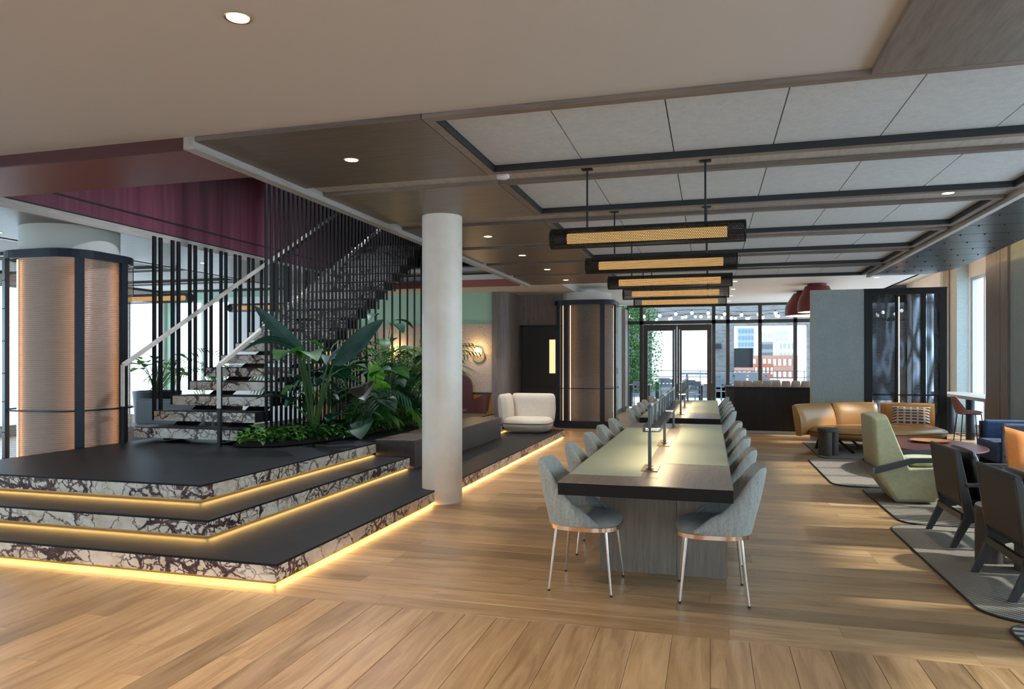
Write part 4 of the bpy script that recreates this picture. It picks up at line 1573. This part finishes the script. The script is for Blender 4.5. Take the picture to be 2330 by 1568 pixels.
def slab_cushion(p0, p1, h, th, lean):
    p0, p1 = Vector(p0), Vector(p1)
    d = p1 - p0
    n = Vector((-d.y, d.x)).normalized()
    rs = []
    for i in range(9):
        u = i / 8
        e = (max(0, 1 - (2 * u - 1) ** 6)) ** .5
        c = p0 + d * u
        sec = []
        for k in range(14):
            a_ = 2 * PI * k / 14
            q, v = math.cos(a_), math.sin(a_)
            q = math.copysign(abs(q) ** .5, q)
            v = math.copysign(abs(v) ** .8, v) * max(e, .12)
            pp_ = c + n * (v * th / 2 + (q + 1) * .5 * lean)
            sec.append((pp_.x, pp_.y, .12 + (q + 1) * .5 * (h - .12)))
        rs.append(sec)
    return MB().rings(rs)


slab_cushion((-.46, .36), (.47, .36), .72, .20, .06).build('back_cushion', m_cream, ls, True, sub=1)
slab_cushion((-.42, -.34), (-.42, .42), .72, .20, .05).build('side_cushion', m_cream, ls, True, sub=1)
# ================================================================ PLANTS
def leaf_mesh(b, base, tip, w, droop=.15, fold=.25, n=8, shape=.9, side=None, tipw=1.4, wave=0):
    """curved blade from base to tip with a folded midrib"""
    base, tip = Vector(base), Vector(tip)
    d = tip - base
    L = d.length
    dn = d.normalized()
    sd_v = Vector(side) if side is not None else dn.cross(Vector((0, 0, 1)))
    if sd_v.length < .1:
        sd_v = Vector((1, 0, 0))
    sd_v.normalize()
    up = sd_v.cross(dn).normalized()
    if up.z < 0:
        up = -up
    vs, fs = [], []
    for i in range(n + 1):
        t = i / n
        c = base + d * t + up * (droop * L * math.sin(PI * t))
        hw = w / 2 * (math.sin(PI * min(1, t ** shape)) ** .75 if 0 < t < 1 else 0) + .002
        k = wave * math.sin(t * 17) * w
        vs += [c - sd_v * hw + up * (fold * hw + k), c, c + sd_v * hw + up * (fold * hw - k)]
    for i in range(n):
        o = i * 3
        fs += [(o, o + 1, o + 4, o + 3), (o + 1, o + 2, o + 5, o + 4)]
    return b.add(vs, fs)


def big_plant(name, label, base, leaves, mat, stem_r=.012, cat='plant'):
    """leaves: (leaf base, leaf tip, width, droop[, side, material])"""
    t = thing(name, label, cat, base)
    B = Vector(base)
    for lf in leaves:
        lb_, lt, w, dr = lf[:4]
        side = lf[4] if len(lf) > 4 else None
        mt = lf[5] if len(lf) > 5 else mat
        lb_, lt = Vector(lb_) - B, Vector(lt) - B
        s0 = Vector((random.uniform(-.05, .05), random.uniform(-.05, .05), 0))
        mid = s0.lerp(lb_, .55) + Vector((0, 0, .08 * lb_.length))
        st_ = MB().tube([s0, s0.lerp(mid, .5), mid, lb_], [stem_r * 1.5, stem_r * 1.2, stem_r, stem_r * .6], 6).build('stem', m_stem, t, True)
        l = leaf_mesh(MB(), lb_, lt, w, dr, .22, 10, .8, side).build('leaf', mt, t, True)
        md = MB()
        d = lt - lb_
        l2_ = Vector(side).normalized() if side is not None else d.normalized().cross(Vector((0, 0, 1))).normalized()
        up = l2_.cross(d.normalized())
        if up.z < 0:
            up = -up
        md.tube([lb_ + d * q + up * (dr * d.length * math.sin(PI * q) + .003) for q in (0, .25, .5, .75, .95)], [.006, .005, .004, .003, .001], 5)
        md.build('midrib', m_stem, l, True)
    return t


S = Vector
big_plant('bird_of_paradise', 'tall bird of paradise plant with broad paddle leaves beside the stair', (-5.05, 8.45, .49), [
    ((-5.05, 8.25, 1.55), (-5.50, 7.72, 2.20), .20, .10, (.3, .2, .8), l_blue),
    ((-4.72, 8.30, 1.45), (-4.12, 8.55, 2.05), .26, .10, (.25, .1, -.9), l_blue),
    ((-5.12, 8.10, 1.58), (-5.05, 7.55, 1.50), .34, .16, (1, .1, .1), l_mid),
    ((-5.02, 8.10, 1.52), (-4.62, 7.75, 1.50), .32, .20, (.6, .8, .1), l_mid),
    ((-5.15, 8.20, 1.62), (-5.58, 7.60, 1.62), .24, .20, (.5, -.6, .3), l_blue),
    ((-4.85, 8.40, 1.50), (-4.45, 8.75, 1.70), .22, .18, None, l_blue),
    ((-4.90, 8.55, 1.30), (-4.55, 8.95, 1.38), .28, .15, None, l_dark),
    ((-5.25, 8.20, .95), (-5.50, 7.75, 1.02), .20, .15, None, l_dark),
], l_mid, .016)
big_plant('alocasia', 'dark leaved elephant ear plant in the middle of the planter', (-4.92, 9.05, .49), [
    ((-4.85, 8.85, 1.25), (-4.98, 8.55, 1.45), .36, .05, (1, .2, .2), l_dark),
    ((-4.62, 8.9, 1.18), (-4.42, 8.60, .98), .34, .10, (1, .5, .4), plain('bronze_leaf', (.06, .052, .045), .4)),
    ((-4.52, 9.0, 1.28), (-4.20, 8.95, 1.38), .30, .12, (.2, 1, .3), l_dark),
    ((-4.70, 8.7, .80), (-4.85, 8.38, .70), .30, .12, (1, .2, .2), l_dark),
    ((-4.55, 8.8, .72), (-4.42, 8.50, .47), .34, .10, (1, .4, .3), l_dark),
    ((-4.48, 9.15, .98), (-4.22, 9.1, .80), .30, .15, (.4, 1, .2), l_dark),
], l_dark, .009)
big_plant('rubber_plant', 'bright green broad leaved plant behind the elephant ear', (-4.95, 9.75, .49), [
    ((-4.75, 9.55, 1.10), (-4.62, 9.35, 1.45), .26, .05, (1, .2, 0), l_lite),
    ((-4.62, 9.50, .98), (-4.52, 9.3, 1.22), .26, .05, (1, .3, 0), l_lite),
    ((-4.95, 9.40, .95), (-5.05, 9.1, 1.10), .24, .12, (1, .2, .2), l_mid),
    ((-4.60, 9.65, 1.35), (-4.20, 9.55, 1.25), .32, .18, (.3, 1, .3), l_mid),
    ((-4.70, 9.80, 1.52), (-4.20, 9.70, 1.68), .30, .12, (.2, 1, .3), l_mid),
    ((-4.60, 9.50, .85), (-4.42, 9.2, .66), .26, .12, (1, .5, .3), l_mid),
], l_mid, .009)
big_plant('philodendron', 'glossy philodendron near the column end of the planter', (-4.95, 10.7, .49), [
    ((-4.65, 10.4, 1.20), (-4.45, 10.0, 1.05), .36, .12, (1, .5, .2), l_blue),
    ((-4.55, 10.6, 1.45), (-4.15, 10.4, 1.62), .30, .10, (.3, 1, .2), l_dark),
    ((-4.62, 10.5, .92), (-4.38, 10.1, .72), .32, .12, (1, .4, .2), l_dark),
    ((-4.85, 10.4, 1.3), (-4.95, 10.0, 1.42), .30, .12, (1, .2, .2), l_mid),
    ((-4.55, 10.9, 1.75), (-4.25, 10.9, 1.98), .30, .10, (.4, 1, .1), l_mid),
    ((-4.60, 10.8, .80), (-4.35, 10.5, .55), .28, .12, (1, .5, .2), l_dark),
], l_blue, .009)


random.seed(19)
for nm_, lab_, bx_, by_, h0, h1, nl, ms_ in (
        ('calathea', 'dark broad leaved plant filling the middle of the planter', -5.2, 9.15, .6, 1.25, 12, (l_dark, l_blue, l_mid)),
        ('spathiphyllum', 'mixed green broad leaved plant beside the column', -4.85, 10.1, .55, 1.35, 14, (l_mid, l_dark, l_lite)),
        ('ficus', 'tall leafy plant behind the column end of the planter', -5.15, 10.55, .8, 1.75, 14, (l_mid, l_dark, l_dark)),
        ('aglaonema', 'low dark leaved plant behind the first ground cover', -5.3, 8.75, .35, .75, 12, (l_dark, l_mid, l_blue)),
        ('fern', 'low arching green plant at the planter edge by the bench', -4.85, 9.45, .2, .6, 12, (l_mid, l_lite, l_dark))):
    lv = []
    for k in range(nl):
        an = 2 * PI * k / nl + random.uniform(-.3, .3)
        rr = random.uniform(.10, .26)
        zz_ = .49 + random.uniform(h0, h1)
        x0 = min(bx_ + rr * math.cos(an), -4.5)
        x0 = max(x0, -5.42)
        y0 = by_ + rr * math.sin(an)
        ln = random.uniform(.24, .40)
        x1 = max(x0 + ln * math.cos(an), -5.55)
        lv.append(((x0, y0, zz_), (x1, y0 + ln * math.sin(an) - .06, zz_ + random.uniform(-.22, .12)), random.uniform(.14, .24), .14, None, ms_[k % 3]))
    big_plant(nm_, lab_, (bx_, by_, .49), lv, ms_[0], .007)


def palm(label, base, n, L, mat, spread=.9, seedv=0, name='palm', face=None):
    random.seed(seedv)
    t = thing(name, label, 'plant', base)
    for k in range(n):
        an = 2 * PI * k / n + random.uniform(-.3, .3) if face is None else face + random.uniform(-1.6, 1.6)
        el = R(random.uniform(60, 85))
        ln = L * random.uniform(.75, 1.1)
        pts = []
        for i in range(9):
            q = i / 8
            e = el - spread * q * q
            r_ = ln * q
            pts.append(Vector((math.cos(an) * r_ * math.cos(e) * .8, math.sin(an) * r_ * math.cos(e) * .8, r_ * math.sin(e))))
        fr = MB().tube(pts, [.008 - .0007 * i for i in range(9)], 5).build('frond', m_stem, t, True)
        b_ = MB()
        for i in range(3, 26):
            q = .28 + .72 * (i - 3) / 22
            j = q * 8
            i0 = min(7, int(j))
            c = pts[i0].lerp(pts[i0 + 1], j - i0)
            d = (pts[i0 + 1] - pts[i0]).normalized()
            sv = d.cross(Vector((0, 0, 1))).normalized()
            for s in (-1, 1):
                ll = .26 * L * math.sin(PI * (.15 + .8 * (1 - q) + .05)) + .06
                tip = c + sv * s * ll * .75 + d * ll * .6 - Vector((0, 0, ll * .25))
                leaf_mesh(b_, c, tip, .024, .08, .1, 3)
        b_.build('leaflets', mat, fr, True)
    return t


palm('feathery palm behind the philodendron at the column', (-4.98, 10.9, .49), 14, 1.95, l_mid, .7, seedv=3)
palm('feathery palm at the far end of the planter', (-5.05, 11.7, .49), 12, 1.8, l_mid, .6, seedv=5)
palm('small feathery palm in the middle of the planter', (-5.1, 9.6, .49), 11, 1.5, l_dark, .8, seedv=9)
palm('grassy leaved plant low in the planter', (-4.85, 10.1, .49), 9, .8, l_lite, 1.4, 11)


def ground(base, r, n, seedv, mat, h=.22, lab=''):
    random.seed(seedv)
    t = thing('pothos', lab, 'plant', base, group='ground cover plants along the planter edge')
    b_ = MB()
    for k in range(n):
        an = random.uniform(0, 2 * PI)
        rr = r * math.sqrt(random.random())
        z_ = .02 + h * random.random() * (1 - .6 * rr / r)
        c = Vector((rr * math.cos(an), rr * math.sin(an), z_))
        o = an + random.uniform(-1.2, 1.2)
        ln = random.uniform(.07, .13)
        tip = c + Vector((math.cos(o) * ln, math.sin(o) * ln, random.uniform(-.06, .04)))
        tip.z = max(tip.z, -.025)
        leaf_mesh(b_, c, tip, ln * random.uniform(.45, .62), .14, .25, 4, .7)
    b_.build('foliage', mat, t, True, kind='stuff')
    sb = MB()
    for k in range(8):
        an = 2 * PI * k / 8
        sb.tube([(0, 0, .0), (r * .4 * math.cos(an), r * .4 * math.sin(an), h * .6), (r * .8 * math.cos(an), r * .8 * math.sin(an), h * .3)], .004, 4)
    sb.build('vines', m_stem, t)


gsp = [(-5.35, 7.66, .24, l_lite), (-5.12, 7.86, .22, l_lite), (-5.25, 8.02, .24, l_mid), (-4.98, 8.2, .22, l_mid), (-4.86, 8.55, .22, l_mid), (-4.92, 8.85, .24, l_dark), (-4.84, 9.2, .22, l_mid), (-4.82, 9.6, .24, l_lite), (-4.82, 10.0, .24, l_lite), (-4.85, 10.5, .26, l_lite), (-4.88, 11.0, .26, l_mid), (-4.95, 11.6, .28, l_mid), (-5.3, 8.5, .24, l_mid), (-5.2, 9.1, .26, l_dark), (-5.2, 10.3, .28, l_mid)]
GN = ['at the foot of the stair, nearest the camera', 'just right of the nearest clump', 'behind the two nearest clumps', 'in front of the bird of paradise', 'right of the bird of paradise stems', 'under the elephant ear leaves', 'right of the elephant ear', 'at the planter edge left of the column', 'at the planter edge below the philodendron', 'at the planter edge beside the column', 'behind the column, near part', 'at the far end behind the column', 'beside the stair bars behind the bird of paradise', 'beside the stair bars behind the elephant ear', 'beside the stair bars behind the philodendron']
for i, (x, y, r_, mt) in enumerate(gsp):
    ground((x, y, .50), r_, 150, 20 + i, mt, .20, '%s leafy ground cover clump, %s' % ({l_lite: 'bright green', l_mid: 'green', l_dark: 'deep green'}[mt], GN[i]))
random.seed(77)

# ---- left room plants in pots
def pot(label, x, y, r_, h, mat):
    t = thing('plant_pot', label, 'pot', (x, y, 0))
    MB().lathe([(r_ * .8, 0), (r_, h), (r_ * .92, h), (r_ * .88, h - .05)], 28).build('pot_body', mat, t, True)
    MB().lathe([(r_ * .87, h - .05), (0.001, h - .05)], 28, cap0=False).build('soil', m_soil, t)


pot('dark planter pot with a split leaf plant in the left room', -9.9, 11.0, .42, .95, m_navy)
pot('dark pot holding a tall palm in the left room', -9.5, 12.4, .35, .70, m_navy)
palm('tall bright palm in a dark pot in the left room', (-9.5, 12.4, .66), 12, 1.7, l_lite, seedv=31)
random.seed(41)
lv = []
for k in range(14):
    an = 2 * PI * k / 14
    lb_ = (-9.9 + .3 * math.cos(an), 11.0 + .3 * math.sin(an), 1.15 + .5 * random.random())
    lv.append((lb_, (lb_[0] + .30 * math.cos(an), lb_[1] + .30 * math.sin(an), lb_[2] - .05), .22, .12, None, l_lite if k % 2 else l_mid))
big_plant('monstera', 'bright split leaf plant in a dark pot in the left room', (-9.9, 11.0, .91), lv, l_lite, .007)
lo = thing('low_settee', 'dark grey low settee beyond the foot of the stair', 'sofa', (-9.0, 10.0, 0))
box(-.75, .75, -.4, .4, .12, .42).build('seat', m_slate, lo, bevel=.04, seg=3)
box(-.75, .75, .28, .45, .30, .84).build('backrest', m_slate, lo, bevel=.05, seg=3)
for x in (-.65, .65):
    for y in (-.32, .32):
        MB().lathe([(.02, 0), (.025, .12)], 10, (x, y, 0)).build('leg', m_black, lo)

# ---- burgundy chairs and sconces by the cork wall
def make_arm(label):
    t = thing('dining_armchair', label, 'chair', group='burgundy chairs by the cork wall')
    out = [superell(2 * PI * k / 24, .25, .25) for k in range(24)]
    MB().puffy(out, .44, .48, .40, .06).build('seat', m_burgch, t, True)
    rs = []
    for i in range(21):
        th = R(75 + 210 * i / 20)
        x, y = superell(th, .26, .27)
        k = 1 - abs(i / 20 - .5) * 2
        h = .66 + .16 * min(1, k * 1.6)
        ln_ = .06 * max(0, -math.cos(th))
        rs.append([(x, y, .42), (x - ln_, y * 1.06, h), (x * .88 - ln_, y * .95, h - .01), (x * .88, y * .88, .44)])
    MB().rings(rs).build('shell', m_burgch, t, True)
    for sx in (-1, 1):
        for sy in (-1, 1):
            MB().tube([(sx * .17, sy * .17, .42), (sx * .24, sy * .22, 0)], [.018, .012], 8).build('leg', m_ebony, t, True)
    return t


c1 = make_arm('burgundy armchair nearest the wood wall, under the wall lamp')
c1.location = (-4.83, 14.45, 0)
c1.rotation_euler = (0, 0, PI)
dup(c1, (-6.4, 14.5, 0), 0, 'burgundy armchair beside the cork wall, half hidden by the column')
dup(c1, (-8.0, 14.5, 0), PI, 'burgundy armchair by the cork wall behind the stair')
bt = thing('bistro_table', 'burgundy round table between the chairs by the cork wall', 'table', (-6.05, 14.2, 0))
MB().lathe([(.36, .72), (.37, .735), (.36, .75)], 32).build('table_top', m_burgch, bt)
MB().lathe([(.22, 0), (.22, .02), (.03, .05), (.03, .72)], 20).build('pedestal', m_black, bt)
hp = thing('high_back_chair', 'burgundy high arched banquette back by the cork wall', 'chair', (-5.44, 15.1, 0))
MB().prism([(-.30, .0)] + [(-.30 + .0, .3)] + [(.30 * math.cos(q), .95 + .28 * math.sin(q)) for q in [PI - PI * k / 12 for k in range(13)]] + [(.30, 0)], 0, .10, 'y').build('arched_back', m_burgch, hp, bevel=.02)
box(-.30, .30, -.40, 0, 0, .44).build('seat', m_burgch, hp, bevel=.04)
for i, (x, lab) in enumerate(((-5.03, 'right of the column'), (-7.0, 'behind the palms'), (-9.0, 'behind the stair'))):
    t = thing('wall_lamp', 'round glowing brass wall lamp on the cork wall %s' % lab, 'wall lamp', (x, 15.27, 1.70), group='wall lamps on the cork wall')
    def disc(r_, y0, y1, cx=0, cz=0, n=28):
        return MB().rings([[(cx + r_ * math.cos(2 * PI * k / n), yy, cz + r_ * math.sin(2 * PI * k / n)) for k in range(n)] for yy in (y0, y1)])
    disc(.13, -.035, -.028, .02, -.10).build('shade_disc', plain('smoked_glass_disc', (.30, .24, .18), .3), t)
    disc(.10, -.05, -.042, 0, .02).build('glow_disc', emis('wall_lamp_glow', (1, .62, .22), 2.6), t)
    disc(.022, -.075, -.05, 0, .02).build('boss', m_brass, t)
    MB().tube([(0, -.04, .02), (0, -.04, .16)], .004, 6).build('stem', m_brass, t)
    disc(.04, -.028, 0, 0, 0).build('wall_plate', m_brass, t)
    d = bpy.data.lights.new('wall_lamp_bulb', 'POINT')
    d.energy = 7
    d.color = (1, .66, .32)
    d.shadow_soft_size = .06
    o = bpy.data.objects.new('wall_lamp_bulb', d)
    COL.objects.link(o)
    o.parent = t
    o.location = (0, -.16, .05)

# ================================================================ TERRACE
struct(box(-9, 14, YF + .06, 33, -.12, -.02).build('floor_terrace', m_pave))
bw = MB()
bw.box(-9, -2.4, 30.6, 31, -.02, 7.5)
bw.box(-2.4, 7.6, 30.6, 31, 2.95, 7.5)
bw.box(-.05, .95, 30.6, 31, -.02, 2.95)
bw.box(3.75, 7.6, 30.6, 31, -.02, 2.95)
bw.box(-2.4, 3.75, 30.6, 31, -.02, .55)
struct(bw.build('wall_terrace', m_brick))
rl = thing('railing', 'thin metal railing across the terrace openings', 'railing', (0, 30.4, 0))
for z_ in (1.10, .85):
    MB().tube([(-2.4, 0, z_), (3.7, 0, z_)], .018, 6).build('rail', m_slate, rl)
for k in range(7):
    MB().tube([(-2.4 + k * 1.0, 0, -.02), (-2.4 + k * 1.0, 0, 1.10)], .018, 6).build('post', m_slate, rl)
tag(box(-4.5, .6, 45, 50, -6, 14).build('neighbour_building', m_sunwhite), 'sunlit white building beyond the terrace doors', 'building')
tv = thing('television', 'black outdoor television on the brick pier', 'television', (1.02, 29.9, 0))
box(-.10, .62, -.05, .03, 1.25, 2.02).build('tv_screen', m_screen, tv)
box(.1, .3, .03, .72, 1.55, 1.70).build('tv_bracket', m_black, tv)
spk = thing('outdoor_speaker', 'small black speaker mounted on the brick pier', 'speaker', (.28, 30.45, 2.12))
box(-.17, .17, -.14, .05, -.11, .11).build('speaker_box', m_black, spk, bevel=.03)
box(-.03, .03, .05, .16, -.03, .03).build('bracket', m_black, spk)

# city blocks seen through the right opening
random.seed(12)
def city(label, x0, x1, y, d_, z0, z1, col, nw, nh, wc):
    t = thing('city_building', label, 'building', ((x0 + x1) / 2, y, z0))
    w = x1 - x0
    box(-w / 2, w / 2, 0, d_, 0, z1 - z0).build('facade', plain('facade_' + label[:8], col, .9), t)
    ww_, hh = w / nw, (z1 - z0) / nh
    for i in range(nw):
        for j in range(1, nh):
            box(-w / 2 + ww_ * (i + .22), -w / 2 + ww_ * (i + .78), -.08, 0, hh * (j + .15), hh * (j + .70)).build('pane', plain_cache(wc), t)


_pc = {}
def plain_cache(c):
    if c not in _pc:
        _pc[c] = plain('window_glass_far', c, .3)
    return _pc[c]


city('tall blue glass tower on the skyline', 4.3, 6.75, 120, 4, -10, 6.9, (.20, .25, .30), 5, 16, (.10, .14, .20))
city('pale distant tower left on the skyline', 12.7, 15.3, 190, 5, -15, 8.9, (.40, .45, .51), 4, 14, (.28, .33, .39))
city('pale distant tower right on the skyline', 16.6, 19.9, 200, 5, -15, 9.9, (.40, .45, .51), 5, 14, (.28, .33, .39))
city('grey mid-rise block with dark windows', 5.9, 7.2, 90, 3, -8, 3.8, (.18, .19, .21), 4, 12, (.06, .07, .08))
city('white mid-rise block on the right', 8.3, 10.2, 95, 3, -8, 4.1, (.55, .54, .53), 4, 10, (.25, .27, .30))
city('red brick row house', 3.5, 5.0, 62, 3, -7, 1.3, (.25, .075, .045), 5, 8, (.45, .40, .36))
city('long brick terrace below the skyline', 1.7, 8.6, 78, 3, -9, 2.1, (.28, .13, .095), 14, 9, (.50, .46, .43))
tag(box(1.0, 12, 55, 56, -12, .2).build('roof_terrace_wall', m_sunwhite), 'white rooftop wall low behind the terrace', 'building')
rs_ = [(-40, 40, -14)]
struct(box(-80, 120, 33.5, 260, -16, -15).build('ground_city', m_pave))

# climbing greenery at the left of the terrace
random.seed(5)
def tree(label, x, y, r_, h, n, mat, seedv):
    random.seed(seedv)
    t = thing('climbing_tree', label, 'tree', (x, y, -.02))
    MB().tube([(0, 0, 0), (.05, 0, h * .4), (0, .05, h * .75), (.08, 0, h * .95)], [.06, .05, .035, .015], 8).build('trunk', plain('bark', (.10, .07, .05), .9), t)
    b_ = MB()
    for k in range(n):
        z_ = .45 + (h - .45) * random.random()
        q = 1 - .55 * abs(z_ / h - .55)
        an = random.uniform(0, 2 * PI)
        rr = r_ * q * math.sqrt(random.random())
        c = Vector((rr * math.cos(an), rr * math.sin(an), z_))
        o = random.uniform(0, 2 * PI)
        ln = random.uniform(.08, .15)
        leaf_mesh(b_, c, c + Vector((math.cos(o) * ln, math.sin(o) * ln, random.uniform(-.08, .03))), ln * .5, .1, .2, 2)
    b_.build('foliage', mat, t, True, kind='stuff')


tree('leafy green tree outside the left end of the terrace glazing', -2.9, 24.6, .85, 4.2, 6500, l_mid, 8)
tree('leafy green tree by the left terrace door', -2.35, 26.0, .75, 3.6, 4500, l_mid, 9)

# string lights
for i, (y, z_, sag) in enumerate(((24.5, 3.22, .10), (26.5, 3.22, .10), (30.45, 3.45, .10))):
    t = thing('string_lights', 'string of round white bulbs, %s across the terrace' % ['nearest', 'middle', 'farthest'][i], 'string lights', (0, y, 0), group='string lights over the terrace')
    pts = [(-4 + 10.5 * k / 40, 0, z_ - sag * math.sin(k / 40 * 3 * PI) ** 2) for k in range(41)]
    MB().tube(pts, .008, 5).build('cable', m_black, t)
    if i == 2:
        for k in (0, 20, 40):
            MB().tube([pts[k], (pts[k][0], .16, pts[k][2])], .012, 6).build('wall_hook', m_black, t)
    for k in range(1, 40):
        if k % 2 == (i % 2):
            continue
        x, _, zz_ = pts[k]
        bl = MB().lathe([(.002, -.17), (.035, -.155), (.052, -.12), (.046, -.085), (.02, -.06)], 10, (x, 0, zz_)).build('bulb', m_bulb, t, True)
        MB().lathe([(.018, -.06), (.018, 0)], 8, (x, 0, zz_)).build('socket', m_black, bl)

# terrace tables and chairs
m_tchair = plain('slate_outdoor_chair', (.13, .145, .175), .5)


def make_tchair(label):
    t = thing('outdoor_chair', label, 'chair', group='slate outdoor chairs on the terrace')
    box(-.22, .22, -.22, .22, .44, .46).build('seat', m_tchair, t)
    bk_ = MB().box(-.22, .22, .20, .225, .60, .66).box(-.22, .22, .20, .225, .74, .88)
    for k in range(4):
        x = -.22 + k * .1333
        bk_.box(x, x + .04, .20, .225, .66, .74)
    bk_.build('backrest', m_tchair, t)
    for sx in (-1, 1):
        MB().bar((sx * .21, .21, 0), (sx * .21, .215, .88), .022, .022).build('leg', m_tchair, t)
        MB().bar((sx * .21, -.20, 0), (sx * .21, -.20, .44), .022, .022).build('leg', m_tchair, t)
    return t


def make_ttable(label):
    t = thing('outdoor_table', label, 'table', group='dark outdoor tables on the terrace')
    box(-.40, .40, -.40, .40, .72, .75).build('table_top', plain('terrace_top', (.20, .19, .18), .5), t)
    for sx in (-1, 1):
        box(sx * .30 - .06, sx * .30 + .06, -.06, .06, 0, .72).build('leg', m_blackm, t)
    return t


tc = tt_ = None
pos = [(-2.3, 24.2), (-.6, 24.2), (1.1, 24.2), (-1.6, 27.0), (.3, 27.0), (2.0, 27.0)]
nm = ['front left', 'front middle', 'front right', 'rear left', 'rear middle', 'rear right']
for (x, y), q in zip(pos, nm):
    if tt_ is None:
        tt_ = make_ttable('square dark terrace table, %s' % q)
        tt_.location = (x, y, -.02)
    else:
        dup(tt_, (x, y, -.02), 0, 'square dark terrace table, %s' % q)
    for dx, dy, rz, w in ((0, -.62, PI, 'on the near side of'), (0, .62, 0, 'on the far side of')):
        lab = 'slate slatted terrace chair %s the %s table' % (w, q)
        if tc is None:
            tc = make_tchair(lab)
            tc.location = (x + .1, y + dy, -.02)
            tc.rotation_euler = (0, 0, rz)
        else:
            dup(tc, (x + (.1 if rz else -.1), y + dy, -.02), rz, lab)
hb = thing('bar_ledge', 'slate bar ledge along the brick terrace wall', 'counter', (.9, 29.6, -.02))
box(-2.0, 1.3, -.2, .2, .98, 1.06).build('ledge_top', m_tchair, hb)
for x in (-1.8, 0, 1.2):
    box(x - .04, x + .04, -.1, .1, 0, .98).build('leg', m_tchair, hb)
for k, x in enumerate((.60, 1.12, 1.62)):
    t = thing('terrace_bar_chair', 'slate high back bar chair at the terrace ledge, %s from the door' % ORD[k], 'bar stool', (x, 28.9, -.02), group='bar chairs at the terrace ledge')
    box(-.21, .21, -.2, .2, .66, .70).build('seat', m_tchair, t)
    box(-.21, .21, -.23, -.19, .74, 1.10).build('backrest', m_tchair, t, bevel=.015)
    for sx in (-1, 1):
        MB().bar((sx * .20, -.21, 0), (sx * .20, -.21, 1.08), .025, .025).build('leg', m_tchair, t)
        MB().bar((sx * .20, .19, 0), (sx * .20, .19, .66), .025, .025).build('leg', m_tchair, t)
cl_ = thing('outdoor_lounger', 'white outdoor sofa beyond the booth', 'sofa', (2.9, 25.0, -.02))
box(-.9, .9, -.4, .4, .1, .42).build('seat', m_sunwhite, cl_, bevel=.04)
box(-.9, .9, .28, .45, .42, .80).build('backrest', m_sunwhite, cl_, bevel=.04)
for x in (-.8, .8):
    for y in (-.33, .33):
        box(x - .03, x + .03, y - .03, y + .03, 0, .1).build('leg', m_sunwhite, cl_)
